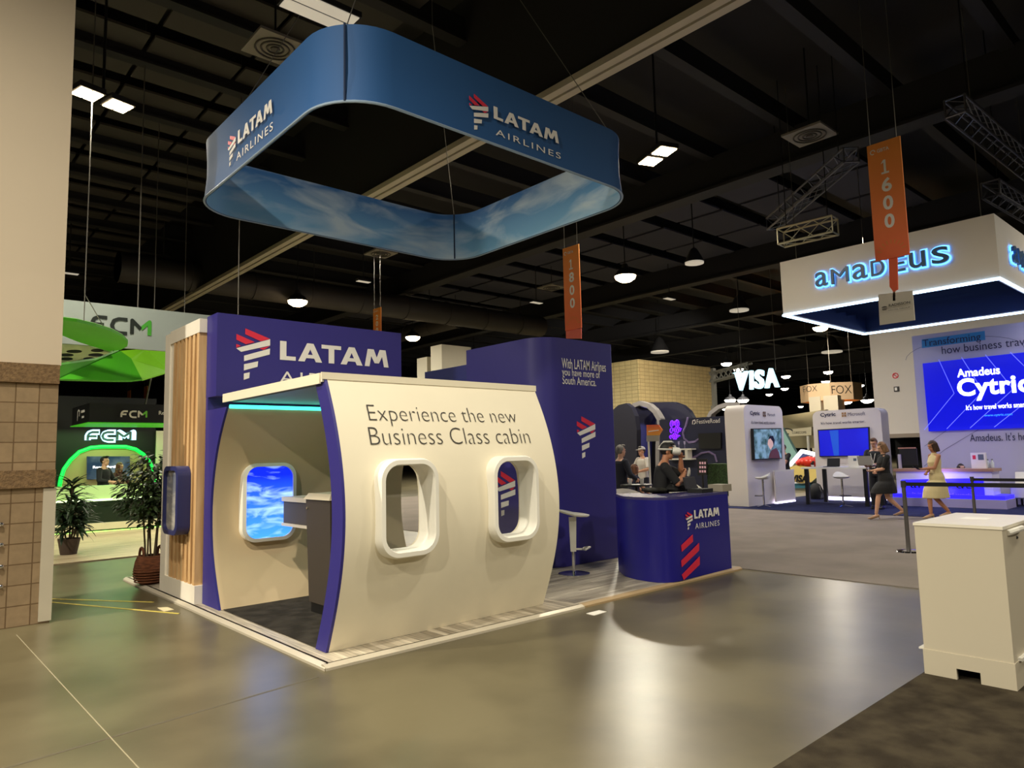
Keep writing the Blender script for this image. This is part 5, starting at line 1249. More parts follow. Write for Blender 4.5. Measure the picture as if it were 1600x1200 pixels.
for px, py, a_ in ((116, 549.5, 11), (104, 555, 10), (152, 548, 9), (150, 555, 11), (104, 561, 9), (140, 561, 9), (128, 565, 7)):
    mb.prism([at('z', 4.09, px+a_*math.cos(i*PI/8)*1.1, py+2.3*math.sin(i*PI/8)) for i in range(16)], (0, 0, .008))
mb.build('holes', bk, ho)
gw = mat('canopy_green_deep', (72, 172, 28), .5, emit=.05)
def fold(pts, nm, m, lab=None):
    mb = MB(); P_ = [far(x, y, d) for x, y, d in pts]; n = (P_[1]-P_[0]).cross(P_[2]-P_[0]).normalized()
    mb.prism(P_, n*.04); mb.build(nm, m, lf, None, lab)
fold([(60, 575, 16.0), (90, 571, 16.0), (152, 562, 17.5), (186, 548, 18.5), (90, 592, 16.2), (60, 604, 15.6)][0:6], 'lower_leaf', gw)
fold([(90, 592, 16.2), (188, 548, 18.5), (205, 560, 18.4), (222, 592.5, 17.6), (205, 594.5, 17.4), (175, 594.5, 17.0)], 'lower_wing', gw)
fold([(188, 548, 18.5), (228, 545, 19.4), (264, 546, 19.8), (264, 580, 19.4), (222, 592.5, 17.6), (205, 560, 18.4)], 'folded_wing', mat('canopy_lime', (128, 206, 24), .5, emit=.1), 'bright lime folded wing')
mb = MB(); q = at('z', 3.99, 131, 505); e = at('z', 3.99, 163, 512); top_ = V((q.x, q.y, q.z+.5)); mb.cyl(q, top_, .008, seg=5); mb.cyl(e, top_, .008, seg=5); mb.cyl(top_, (top_.x, top_.y, 11.25), .01, seg=5); mb.build('cable', wire, lf)
# black hanging box
hb_ = thing('hanging_black_box', 'long black hanging box with green underside and white letters in the green booth', 'hanging sign', (5, 19.8, 2.6))
mb = MB(); mb.box((3.65, 19.0, 2.6), (6.9, 21.0, 3.06)); mb.build('box', bk, hb_)
mb = MB(); mb.box((3.62, 18.97, 2.58), (6.93, 21.03, 2.6)); mb.build('underside', mat('under_green', (70, 190, 30), .5, emit=.3), hb_)
P = lambda px, py: at('y', 18.99, px, py)
O = P(188, 653); fcm(hb_, O, UX, UZ, (P(228, 653)-O).x, abs(P(188, 641).z-O.z), whtm, .22, .004, .003, m2=mat('letter_green_lit', (120, 210, 70), .5))
tpx('Reach', whtm, hb_, 'y', 18.99, (248, 648), (268, 648), (248, 642), bold=.02)
tpx('further', whtm, hb_, 'y', 18.99, (256, 654), (268, 654), (256, 650), bold=.02)
mb = MB(); O = V((3.645, 20.3, 2.7)); mb.stroke([(0, 0), (0, .22), (.1, .26), (.24, .22), (.2, .1)], .04, O, -UY, UZ, .002, .002); mb.stroke([(.42, .2), (.8, .2)], .06, O, -UY, UZ, .002, .002); mb.stroke([(.5, .06), (.75, .06)], .05, O, -UY, UZ, .002, .002); mb.build('side_mark', whtm, hb_)
mb = MB(); mb.cyl((4.9, 19.2, 3.05), (5.05, 19.2, 3.9), .02, seg=6); mb.cyl((5.05, 19.2, 3.9), (5.05, 19.2, 11.25), .012, seg=5); mb.cyl((6.2, 20.6, 3.05), (6.2, 20.6, 11.25), .012, seg=5); mb.build('cable', wire, hb_)

# ------------------------------------------------------------------ plants
lg = mat('leaf_dark', (40, 60, 30), .45, rgb2=(22, 38, 18), scale=9)
lg2 = mat('leaf_olive', (52, 72, 30), .45, rgb2=(30, 46, 20), scale=9)
def blade(mb, base, d, L, wd, droop, n=5):
    d = V(d).normalized(); s = d.cross(UZ)
    s = s.normalized() if s.length > .05 else V((1, 0, 0))
    p = V(base); prev = None
    for i in range(n+1):
        t_ = i/n; ww = wd*math.sin(PI*min(.97, .12+.88*t_))*.5+.002
        a, b = mb.bm.verts.new(p-s*ww), mb.bm.verts.new(p+s*ww); c_ = mb.bm.verts.new(p+s.cross(d)*ww*.25)
        if prev: mb.bm.faces.new((prev[0], prev[2], c_, a)); mb.bm.faces.new((prev[2], prev[1], b, c_))
        prev = (a, b, c_); d = (d+V((0, 0, -droop/n))).normalized(); p = p+d*L/n
pm = at('z', .021, 107, 866); Hp = zat(pm, 107, 748)
t = thing('potted_dracaena', 'bushy long-leaved plant in a small dark pot on the pale planks', 'potted plant', pm)
mb = MB(); mb.lathe([(.13, .021), (.18, .3), (.165, .3), (.15, .26), (.01, .26)], (pm.x, pm.y, 0), 20); mb.build('pot', mat('pot_brown', (62, 48, 38), .6), t, 40)
mb = MB(); stems = [(-.07, .02, .72), (.05, -.05, .95), (.02, .05, 1.25), (.09, .03, .6)]
for x, y, h_ in stems: mb.tube([(pm.x+x*.6, pm.y+y*.6, .25), (pm.x+x, pm.y+y, h_*.6), (pm.x+x*1.6, pm.y+y*1.6, h_)], .014, 6)
mb.build('canes', mat('cane_brown', (88, 72, 46), .7), t)
mb = MB(); R5 = random.Random(5)
for x, y, h_ in stems:
    for lev in range(6):
        for k in range(14):
            a = R5.random()*2*PI; e = R5.uniform(-.1, 1.2); b_ = V((pm.x+x*1.5, pm.y+y*1.5, h_-lev*.13+R5.uniform(-.06, .06)))
            if b_.z < .4: continue
            blade(mb, b_, (math.cos(a), math.sin(a), e), R5.uniform(.3, .5), .06, R5.uniform(.5, 1.3))
mb.build('foliage', lg, t)
def basket(c, r, h_, label, plant=True):
    t = thing('wicker_basket', label, 'basket', c); x, y, z = c
    wk = mat('wicker', (142, 84, 48), .8, rgb2=(104, 58, 32), scale=14, stretch=(1, 1, 5), bump=1, bscale=120)
    mb = MB(); mb.lathe([(r*.62, z), (r*.85, z+h_*.2), (r, z+h_*.5), (r*.92, z+h_*.8), (r*.78, z+h_), (r*.72, z+h_), (r*.8, z+h_*.75), (.01, z+h_*.72)], (x, y, 0), 28); mb.build('body', wk, t, 40)
    mb = MB()
    for k in range(9): mb.tube([(x+rr*math.cos(a*PI/14), y+rr*math.sin(a*PI/14), z+h_*(.1+.09*k)) for rr in (r*(.7+.3*math.sin(PI*(.25+.06*k*1.3))),) for a in range(28)], .009, 5, True)
    mb.build('weave', wk, t, 40)
    for s_ in (-1, 1):
        mb = MB(); mb.tube([(x+s_*r*.55+.0, y+r*.5*math.cos(a), z+h_*.95+r*.62*math.sin(a)) for a in [PI*i/10 for i in range(11)]], .016, 6); mb.build('handle', wk, t, 40)
    return t
bc = at('z', ZT, 228, 914)+V((.08, .12, 0)); r_ = .19
basket((bc.x, bc.y, ZT), .2, .36, 'brown wicker basket holding the tall ficus behind the slat screen')
bc2 = V((bc.x+.30, bc.y-.32, ZT))
basket((bc2.x, bc2.y, ZT), .17, .31, 'second wicker basket half hidden by the slat screen\'s white frame')
t = thing('ficus_tree', 'tall leafy ficus rising from the wicker basket behind the slat screen', 'tree', (bc.x, bc.y, ZT+.26))
mb = MB(); R6 = random.Random(6)
tops = []
for k in range(5):
    a = k*2*PI/5; tp = V((bc.x+.2*math.cos(a)+.06, bc.y+.2*math.sin(a), 1.35+.12*k)); tops.append(tp)
    mb.tube([(bc.x+.06*math.cos(a), bc.y+.06*math.sin(a), ZT+.26), (bc.x+.09*math.cos(a+.3), bc.y+.09*math.sin(a+.3), .8), tp], [.012, .011, .007], 6)
mb.build('stems', mat('stem_brown', (92, 76, 52), .8), t)
mb = MB(); Hf = zat(bc, 235, 703)
for k in range(1150):
    u_, th, ph = R6.random()**.45, R6.random()*2*PI, R6.uniform(-1, 1)
    rr = math.sqrt(1-ph*ph); c_ = V((bc.x+.02+.46*u_*rr*math.cos(th), bc.y+.46*u_*rr*math.sin(th), .72+(Hf-.72)/2+ph*u_*(Hf-.72)/2))
    if c_.z < .95 and R6.random() < .35: continue
    d_ = V((math.cos(th)+R6.uniform(-.7, .7), math.sin(th)+R6.uniform(-.7, .7), R6.uniform(-.7, .5)))
    blade(mb, c_, d_, R6.uniform(.08, .12), .05, .5, 3)
mb.build('foliage', lg2, t)
# leaning floor straps and scraps
mb = MB(); a, b = at('z', 0, 79, 941), at('z', 0, 280, 959); d_ = (b-a).normalized(); n_ = V((-d_.y, d_.x, 0))*.012; mb.prism([a+n_, b+n_, b-n_, a-n_], (0, 0, .004)); tag(mb.build('floor_strap', mat('strap_yellow', (214, 196, 92), .5)), 'longer yellow tape strip on the concrete, nearer one left of the platform', 'tape')
mb = MB(); a, b = at('z', 0, 79, 936), at('z', 0, 240, 941); d_ = (b-a).normalized(); n_ = V((-d_.y, d_.x, 0))*.012; mb.prism([a+n_, b+n_, b-n_, a-n_], (0, 0, .004)); tag(mb.build('floor_strap', MATS['strap_yellow']), 'farther yellow tape strip on the concrete beside the block column', 'tape')
mb = MB(); mb.prism([at('z', 0, *q) for q in ((916, 959), (936, 954), (948, 956), (928, 962))], (0, 0, .004)); tag(mb.build('paper_tag', mat('paper', (250, 246, 236), .6)), 'white paper tag on the concrete before the platform\'s joint', 'paper')
mb = MB(); mb.prism([at('z', 0, *q) for q in ((246, 950), (262, 949), (272, 953), (256, 956))], (0, 0, .004)); tag(mb.build('paper_tag', mat('paper_cream', (214, 200, 160), .6)), 'small cream paper scrap on the concrete left of the platform', 'paper')

# ------------------------------------------------------------------ white bar stool beside the tower
s0 = at('z', ZT, 897, 897)
t = thing('bar_stool', 'white saddle-seat bar stool on chrome foot beside the purple tower', 'bar stool', s0)
sx, sy = s0.x, s0.y
mb = MB(); mb.lathe([(.205, ZT), (.205, ZT+.012), (.15, ZT+.025), (.03, ZT+.035), (.01, ZT+.035)], (sx, sy, 0), 32); mb.build('base', chrome, t, 40)
mb = MB(); mb.cyl((sx, sy, ZT+.03), (sx, sy, .4), .022, seg=14); mb.build('gas_lift', chrome, t, 40)
fd = V((math.sin(yaw), -math.cos(yaw), 0)); sd_ = V((-fd.y, fd.x, 0)); c_ = V((sx, sy, 0))
mb = MB(); mb.prism([c_+fd*.035+sd_*.03+UZ*.33, c_-fd*.035+sd_*.03+UZ*.33, c_-fd*.045+sd_*.03+UZ*.77, c_+fd*.05+sd_*.03+UZ*.77], -sd_*.06); mb.build('column', white, t)
mb = MB(); mb.tube([c_+UZ*.36, c_+fd*.12+UZ*.355, c_+fd*.15+sd_*.1+UZ*.36, c_+fd*.22+UZ*.38, c_+fd*.15-sd_*.1+UZ*.36, c_+fd*.12+UZ*.355], .013, 6); mb.build('footrest', white, t, 50)
mb = MB(); rings = []
for dz, k in ((-.012, .9), (0, 1.0), (.014, 1.0), (.022, .86)):
    rings.append([c_+fd*(.02+.205*k*math.cos(i*PI/14))+sd_*(.185*k*math.sin(i*PI/14))+UZ*(.80+dz+.055*max(0, -math.cos(i*PI/14))*k-.02*max(0, math.cos(i*PI/14))) for i in range(28)])
mb.loft(rings); mb.build('seat', white, t, 60)

# ------------------------------------------------------------------ things on the purple counter
KT = ZT+1.001
kb = mat('bag_black', (16, 16, 18), .7)
p = at('z', KT, 1036, 770); t = thing('jacket_pile', 'crumpled dark olive jacket heap on the purple counter before the man', 'jacket', (p.x, p.y+.15, KT))
mb = MB(); R8 = random.Random(8)
for k in range(9): mb.ell((p.x+.06+R8.uniform(-.16, .16), p.y+.14+R8.uniform(-.1, .1), KT+.035), (R8.uniform(.08, .14), R8.uniform(.06, .1), .034), su=12, sv=8)
mb.build('cloth', mat('jacket_olive', (38, 38, 30), .9, rgb2=(22, 22, 18), scale=12, bump=1, bscale=40), t, 60)
p = at('z', KT, 1082, 768); t = thing('black_bag', 'flat black bag lying on the purple counter\'s middle', 'bag', (p.x, p.y+.2, KT))
mb = MB(); mb.loft([[(p.x+.05+(a*.34)*math.cos(i*PI/10), p.y+.22+(a*.17)*math.sin(i*PI/10), z) for i in range(20)] for z, a in ((KT+.001, .92), (KT+.04, 1), (KT+.1, .85), (KT+.13, .5))]); mb.build('bag', kb, t, 60)
p = at('z', KT, 1112, 770); t = thing('open_laptop_case', 'black open case standing on the purple counter toward its right end', 'case', (p.x, p.y+.2, KT))
mb = MB(); mb.box((p.x-.1, p.y+.08, KT+.001), (p.x+.16, p.y+.30, KT+.05)); mb.build('base', kb, t)
mb = MB(); mb.prism([(p.x-.1, p.y+.30, KT+.05), (p.x-.1, p.y+.33, KT+.05), (p.x-.1, p.y+.37, KT+.2), (p.x-.1, p.y+.34, KT+.2)], (.24, 0, 0)); mb.build('lid', mat('case_grey', (40, 38, 42), .5), t)
p = at('y', 5.08, 1138, 772); t = thing('grey_box', 'small grey carton overhanging the purple counter\'s right end', 'box', (8.36, 5.3, KT))
mb = MB(); mb.prism([(8.33, 5.14, KT+.002), (8.55, 5.14, KT+.002), (8.55, 5.36, KT+.002), (8.33, 5.36, KT+.002)], (0, 0, .09)); mb.build('box', mat('carton_grey', (150, 142, 126), .7), t)

# ------------------------------------------------------------------ people
def ik(a, b, l1, l2, pole):
    a, b = V(a), V(b); d = b-a; L = min(d.length, (l1+l2)*.995); d = d.normalized(); b = a+d*L
    x = (l1*l1-l2*l2+L*L)/(2*L); h = math.sqrt(max(l1*l1-x*x, 1e-6))
    q = V(pole); q = (q-d*q.dot(d)).normalized()
    return a+d*x+q*h, b
def remesh(mb, vox, name, m, par, s, smooth=4):
    bmesh.ops.recalc_face_normals(mb.bm, faces=mb.bm.faces[:])
    me = bpy.data.meshes.new(name); mb.bm.to_mesh(me); mb.bm.free()
    o = bpy.data.objects.new(name, me); C.objects.link(o)
    r = o.modifiers.new('r', 'REMESH'); r.mode = 'VOXEL'; r.voxel_size = vox; r.use_smooth_shade = True
    k = o.modifiers.new('s', 'SMOOTH'); k.iterations = smooth; k.factor = .5
    dg = bpy.context.evaluated_depsgraph_get(); me2 = bpy.data.meshes.new_from_object(o.evaluated_get(dg))
    bpy.data.objects.remove(o)
    for v_ in me2.vertices: v_.co *= s
    for p in me2.polygons: p.use_smooth = True
    return link(name, me2, m, par, None, None, True)
def caps(mb, a, b, ra, rb, flat=False):
    mb.cyl(a, b, ra, rb, 14)
    if not flat: mb.ell(a, ra, su=12, sv=8); mb.ell(b, rb, su=12, sv=8)
def loftrings(R, dy=0, g=0, lean=0, n=20):
    return [[((a+g)*math.cos(2*PI*i/n), y+(b+g)*math.sin(2*PI*i/n)+lean*(z-.93), z) for i in range(n)] for z, a, b, y in R]
MALE = [(.80, .13, .10, -.005), (.86, .158, .112, -.01), (.94, .162, .112, -.005), (1.05, .15, .104, 0), (1.15, .156, .108, 0), (1.28, .175, .12, .005), (1.38, .182, .11, 0), (1.43, .15, .088, -.005), (1.475, .07, .066, 0), (1.50, .055, .058, .005)]
FEM = [(.80, .14, .11, -.01), (.86, .168, .122, -.015), (.94, .166, .118, -.01), (1.04, .135, .096, 0), (1.11, .124, .09, .002), (1.2, .138, .108, .012), (1.27, .148, .122, .018), (1.36, .15, .096, .004), (1.415, .118, .076, 0), (1.46, .055, .054, .004), (1.49, .046, .05, .008)]
def hand(mb, w, d, n, side, curl=.6, k=1.0):
    w, d, n = V(w), V(d).normalized(), V(n); n = (n-d*n.dot(d)).normalized(); a = d.cross(n)*side
    M = Matrix((a, n, d)).transposed()
    mb.ell(w+d*.05*k, (.04*k, .016*k, .058*k), M, 12, 8)
    for i, (L, off) in enumerate(((.068, .031), (.078, .011), (.072, -.01), (.056, -.029))):
        c = curl*(1+.08*i); p = w+d*.092*k+a*off*k
        d1 = (d*math.cos(c*.7)+n*math.sin(c*.7)); d2 = (d*math.cos(c*1.8)+n*math.sin(c*1.8))
        q = p+d1*L*.52*k; e = q+d2*L*.5*k
        caps(mb, p, q, .0092*k, .0085*k); caps(mb, q, e, .0085*k, .0072*k)
    p = w+d*.03*k+a*.032*k; q = p+(d*.55+a*.7+n*.35).normalized()*.042*k; e = q+(d*.8+a*.1+n*.5).normalized()*.034*k
    caps(mb, p, q, .012*k, .0105*k); caps(mb, q, e, .0105*k, .008*k)
SK = {'light': mat('skin_light', (214, 164, 134), .5, var=.03), 'tan': mat('skin_tan', (186, 128, 94), .5, var=.03), 'mid': mat('skin_mid', (198, 146, 114), .5, var=.03)}
eye_m = mat('eye_dark', (30, 22, 18), .2); lip_m = mat('lip_rose', (164, 92, 84), .5)
def person(label, loc, theta, H=1.72, sex='m', skin='mid', hands=None, feet=None, headyaw=0, headpitch=0, lean=0, hair=('short', (34, 26, 22)), top=None, sleeve=.6, pants=None, skirt=None, shoes=(30, 28, 28), seated=False, heels=0, vox=.0075, curl=.7, palms=None, elbow=None, lanyard=False, cap=None, glasses=False):
    t = thing('person', label, 'person', loc, theta-PI/2)
    s = H/1.75; R = MALE if sex == 'm' else FEM; k = 1 if sex == 'm' else .86; sh = .19 if sex == 'm' else .163
    yl = lambda z: lean*(z-.93)
    mb = MB(); mb.loft(loftrings(R, lean=lean))
    nz = 1.46; nk = V((0, .005+yl(nz), nz)); hd = V((0, .025+yl(1.6)+lean*.04, 1.625))
    caps(mb, nk, hd-V((0, .01, .03)), .055*k, .05*k)
    MH = Matrix.Rotation(headyaw, 3, 'Z') @ Matrix.Rotation(headpitch, 3, 'X')
    h_ = lambda x, y, z: hd+MH @ V((x, y, z))
    mb.ell(h_(0, -.005, .03), (.073, .092, .095), MH, 18, 12); mb.ell(h_(0, .03, -.045), (.054, .06, .062), MH, 14, 10); mb.ell(h_(0, .062, -.088), (.024, .022, .02), MH)
    mb.ell(h_(0, .092, -.012), (.013, .02, .024), MH, 10, 8); mb.ell(h_(0, .088, .034), (.045, .012, .012), MH, 10, 8)
    for q in (-1, 1): mb.ell(h_(q*.074, -.008, -.005), (.01, .02, .031), MH, 10, 8)
    S = []; E_ = []; W = []
    hands = hands or ((-.26, .05, .86), (.26, .05, .86)); elbow = elbow or ((-.6, -.6, -.3), (.6, -.6, -.3)); palms = palms or ((.8, .3, 0), (-.8, .3, 0))
    for i, q in enumerate((-1, 1)):
        a = V((q*sh, yl(1.41), 1.41)); e, w_ = ik(a, hands[i], .29, .255, elbow[i])
        mb.ell(a-V((q*.012, 0, 0)), .058*k, su=12, sv=8); caps(mb, a, e, .052*k, .042*k); caps(mb, e, e.lerp(w_, .35), .043*k, .044*k); caps(mb, e.lerp(w_, .35), w_, .044*k, .029*k)
        hand(mb, w_, (w_-e)*.7+V((0, 0, 0)), palms[i], -q if True else q, curl, .95 if sex == 'm' else .88)
        S.append(a); E_.append(e); W.append(w_)
    feet = feet or ((-.1, 0, .085+heels), (.1, 0, .085+heels)); LG = []
    for i, q in enumerate((-1, 1)):
        a = V((q*.088, yl(.9)*0-.005, .90)); f = V(feet[i])
        if seated == 'chair': kn = V((q*.12, .43, .90)); f = V((q*.12, .41, .485))
        elif seated == 'crouch': kn = V((q*.16, .3, 1.12)); f = V((q*.13, .12, .705))
        elif seated: kn = V((q*.12, .44, .5)); f = V((q*.12, .42, .085))
        else: kn, f = ik(a, f, .425, .405, (0, 1, .1))
        caps(mb, a, kn, .084*(1 if sex == 'm' else 1.03), .056*k**.4); caps(mb, kn, kn.lerp(f, .3), .055*k**.4, .056*k**.4); caps(mb, kn.lerp(f, .3), f, .056*k**.4, .036)
        pit_ = -.35 if heels else 0
        fd_ = V((0, math.cos(pit_), math.sin(pit_)*1.6)).normalized()
        caps(mb, f-V((0, .02, .045)), f+fd_*.15-V((0, 0, .05 if not heels else .03)), .034, .026)
        LG.append((a, kn, f, fd_))
    remesh(mb, vox, 'body', SK[skin], t, s)
    # face
    for q in (-1, 1):
        mb = MB(); mb.ell(h_(q*.03, .079, .016)*s, (.012*s, .008*s, .008*s), MH, 10, 8); mb.build('eye', eye_m, t, 60, local=True)
    mb = MB(); mb.ell(h_(0, .087, -.056)*s, (.022*s, .007*s, .007*s), MH, 10, 8); mb.build('lips', lip_m, t, 60, local=True)
    # hair
    hm = mat('hair_%d_%d_%d' % hair[1], hair[1], .6, rgb2=tuple(int(c*.6) for c in hair[1]), scale=18, stretch=(1, 1, .3))
    mb = MB()
    mb.ell((0, -.018, .038), (.084, .1, .103), None, 24, 16)
    bmesh.ops.delete(mb.bm, geom=[v_ for v_ in mb.bm.verts if (v_.co.y > .03 and v_.co.z < .072) or v_.co.z < (-.055 if hair[0] == 'short' else -.2) or (v_.co.y > -.0 and v_.co.z < .0)], context='VERTS')
    if hair[0] == 'short': mb.ell((0, .05, .122), (.058, .05, .025), None, 14, 8)
    if hair[0] in ('bob', 'long'):
        zl = -.11 if hair[0] == 'bob' else -.2
        for q in (-1, 1): mb.loft([[(q*(.066+.0)+.026*math.cos(a), -.01+.062*math.sin(a), z) for a in [PI*i/6 for i in range(12)]] for z in (.06, 0, zl*.6, zl)])
        mb.loft([[(.082*w__*math.cos(a), -.065+.05*math.sin(a), z) for a in [PI*i/8 for i in range(16)]] for z, w__ in ((.06, 1), (-.02, 1.05), (zl*.7, 1.02), (zl-.03, .85))])
    for v_ in mb.bm.verts: v_.co = (hd+MH @ v_.co)*s
    mb.build('hair', hm, t, 70, local=True)
    if cap:
        mb = MB(); mb.ell((0, -.012, .06), (.09, .106, .09), None, 20, 12)
        bmesh.ops.delete(mb.bm, geom=[v_ for v_ in mb.bm.verts if v_.co.z < .04], context='VERTS')
        mb.prism([(-.06, .06, .06), (.06, .06, .06), (.045, .16, .045), (-.045, .16, .045)], (0, 0, .012))
        for v_ in mb.bm.verts: v_.co = (hd+MH @ v_.co)*s
        mb.build('cap', mat('cap_%d' % cap[0], cap, .7), t, 60, local=True)
    if glasses:
        mb = MB()
        for q in (-1, 1): mb.tube([h_(q*.034+.024*math.cos(a), .1, .016+.018*math.sin(a))*s for a in [PI*i/6 for i in range(12)]], .003*s, 5, True)
        mb.build('glasses', black, t, local=True)
    # clothes
    if top:
        tm_ = mat('cloth_%d_%d_%d' % top, top, .85, var=.08, scale=6); mb = MB()
        zlo = .84 if not skirt else .9
        mb.loft(loftrings([r for r in R if zlo < r[0] < 1.45], g=.014, lean=lean))
        mb.loft(loftrings([(1.40, R[-3][1]+.012, R[-3][2]+.012, 0), (1.45, .078*k, .074*k, .0), (1.478, .066*k, .066*k, .006)], lean=lean))
        for i, q in enumerate((-1, 1)):
            if sleeve > 0:
                mb.ell(S[i]-V((q*.012, 0, 0)), .071*k, su=14, sv=10)
                if sleeve <= 1: caps(mb, S[i], S[i].lerp(E_[i], sleeve), .068*k, .06*k, True)
                else: caps(mb, S[i], E_[i], .066*k, .057*k); mb.cyl(E_[i], E_[i].lerp(W[i], sleeve-1), .057*k, .044*k, 14)
        remesh(mb, .011, 'top', tm_, t, s, 3)
    if pants:
        mb = MB(); mb.loft(loftrings([r for r in R if r[0] < 1.0], g=.013, lean=lean))
        for a, kn, f, _ in LG: caps(mb, a, kn, .098, .072); caps(mb, kn, kn.lerp(f, .92), .072, .058)
        remesh(mb, .013, 'trousers', mat('cloth_%d_%d_%d' % pants, pants, .85, var=.08, scale=6), t, s, 3)
    if skirt:
        col, hem, hw, hy = skirt
        mb = MB(); Rr = [(hem, hw-.01, hw*1.35, hy+.04), ((hem+.82)/2, (hw+.19)/2+.004, .235, hy*.5+.035), (.8, .19, .18, .015)]+[(z, a, b, y) for z, a, b, y in R if .84 < z < 1.1]
        mb.loft(loftrings(Rr, g=.028, lean=0)); remesh(mb, .012, 'skirt', mat('cloth_%d_%d_%d' % col, col, .85, var=.08, scale=6), t, s, 3)
    if lanyard:
        mb = MB()
        for q in (-1, 1): mb.tube([V((q*.07, .03+yl(1.46), 1.47))*s, V((q*.055, .125+yl(1.35), 1.36))*s, V((0, .14+yl(1.14), 1.14))*s], .008*s, 5)
        mb.prism([V((-.04, .14+yl(1.1), 1.02))*s, V((.04, .14+yl(1.1), 1.02))*s, V((.04, .145+yl(1.1), 1.14))*s, V((-.04, .145+yl(1.1), 1.14))*s], (0, .006, 0)); mb.build('lanyard', mat('lanyard_white', (226, 224, 210), .6), t, local=True)
    for a, kn, f, fd_ in LG:
        mb = MB()
        if heels:
            e = f+fd_*.15-V((0, 0, .03)); e.z = max(e.z, .022)
            caps(mb, f-V((0, .03, .055)), e, .036, .03); mb.ell(e+V((0, .03, -.004)), (.034, .045, .018)); mb.cyl(f-V((0, .05, .05)), (f.x, f.y-.065, f.z-.075-heels+.0), .014, .006, 8)
        else:
            z0 = f.z-.085
            mb.loft([[(f.x+.045*w_*math.cos(2*PI*i/16), f.y+.055+.135*l_*math.sin(2*PI*i/16), z0+z) for i in range(16)] for z, w_, l_ in ((.002, .92, .97), (.02, 1.05, 1.03), (.05, 1, .95), (.09, .85, .5))])
        for v_ in mb.bm.verts: v_.co *= s
        mb.build('shoe', mat('shoe_%d_%d_%d' % shoes, shoes, .4), t, 60, local=True)
    dz = {'chair': -.40, 'crouch': -.62}.get(seated, 0)*s
    for c_ in t.children: c_.location.z += dz
    return t, s, hd*s, MH, [x*s for x in W]
ang = lambda v_: math.atan2(v_.y, v_.x)
RIGHT = ang(V((RT.x, RT.y)))               # facing the right of the picture
LEFT = RIGHT+PI
# the man trying on the headset
mp = far(1029, 740, 9.95)
vr = person('man in black polo shirt adjusting a white headset behind the purple counter', (mp.x, mp.y, ZT-.001 if mp.x < 8.6 else .011), RIGHT-.12, 1.665, 'm', 'tan', hands=((-.06, .33, 1.52), (.02, .36, 1.30)), elbow=((-.3, .8, -1), (.7, .0, -1)), palms=((.8, -.3, .2), (-.7, -.3, .3)),
            hair=('short', (24, 19, 17)), top=(26, 26, 28), sleeve=.95, pants=(34, 34, 38), lean=.16, headpitch=-.16, curl=1.0, vox=.006)
rt, s_, hd_, MH_, W_h = vr
t = thing('vr_headset', 'white virtual reality headset worn by the man in black', 'headset', rt.location, rt.rotation_euler.z)
hq = lambda x, y, z: hd_+MH_ @ V((x, y, z))
mb = MB(); mb.loft([[hq(a*math.cos(2*PI*i/20)*(1), y_, .022+b*math.sin(2*PI*i/20)) for i in range(20)] for y_, a, b in ((.062, .082, .05), (.10, .094, .056), (.155, .09, .054), (.175, .07, .04))]); mb.build('visor', mat('headset_white', (236, 234, 224), .35), t, 50, local=True)
mb = MB(); mb.tube([hq(.088*math.cos(a), -.02+.1*math.sin(a), .03+.01*math.sin(a)) for a in [PI*(i/10*1.5-1.25) for i in range(11)]], .014, 6); mb.tube([hq(0, .1, .08), hq(0, .04, .145), hq(0, -.06, .13), hq(0, -.115, .04)], .014, 6); mb.build('strap', mat('headset_strap', (214, 210, 200), .5), t, 50, local=True)
mb = MB(); mb.loft([[hq(a*math.cos(2*PI*i/16), y_, .018+b*math.sin(2*PI*i/16)) for i in range(16)] for y_, a, b in ((.04, .078, .045), (.064, .08, .048))]); mb.build('face_pad', mat('pad_green', (42, 58, 36), .7), t, 50, local=True)
for q in (-1, 1):
    mb = MB(); mb.ell(hq(q*.045, .176, .03), (.016, .008, .016)); mb.build('lens', black, t, 50, local=True)
mb = MB(); c_ = W_h[1]+V((0, .05, .03)); mb.tube([c_+V((.05*math.cos(a), .02, .05*math.sin(a))) for a in [2*PI*i/14 for i in range(14)]], .009, 6, True); mb.cyl(c_-V((0, .0, .06)), c_+V((0, .02, .02)), .018)
tc = thing('hand_controller', 'pale ring hand controller held by the man with the headset', 'controller', rt.location, rt.rotation_euler.z); mb.build('grip', mat('controller_pale', (190, 186, 176), .4), tc, 50, local=True)

# walking women and other visitors
w1 = at('z', .021, 1388, 810)
person('woman in black blazer dress walking with phone beside the bar table', (16.35, at('x', 16.35, 1388, 810).y, .011), LEFT, 1.66, 'f', 'light', hands=((.08, .26, 1.10), (-.02, .24, 1.06)), elbow=((-.7, -.5, -.6), (.7, -.5, -.6)), palms=((.5, 0, .8), (-.5, 0, .8)), feet=((-.07, .30, .145), (.07, -.36, .20)), heels=.06,
       headpitch=-.4, hair=('bob', (150, 112, 76)), top=(22, 22, 24), sleeve=.9, skirt=((26, 25, 27), .58, .2, .02), shoes=(176, 138, 106))
ph = mat('phone_black', (18, 18, 22), .2)
def phone(par, off, label):
    r, s, *_ = par; t = thing('phone', label, 'phone', r.location, r.rotation_euler.z)
    x, y, z = off; mb = MB(); mb.prism([(x-.037, y, z), (x+.037, y, z), (x+.037, y+.13, z+.07), (x-.037, y+.13, z+.07)], (0, -.004, .009)); mb.build('case', ph, t, local=True)
w2x = 17.0
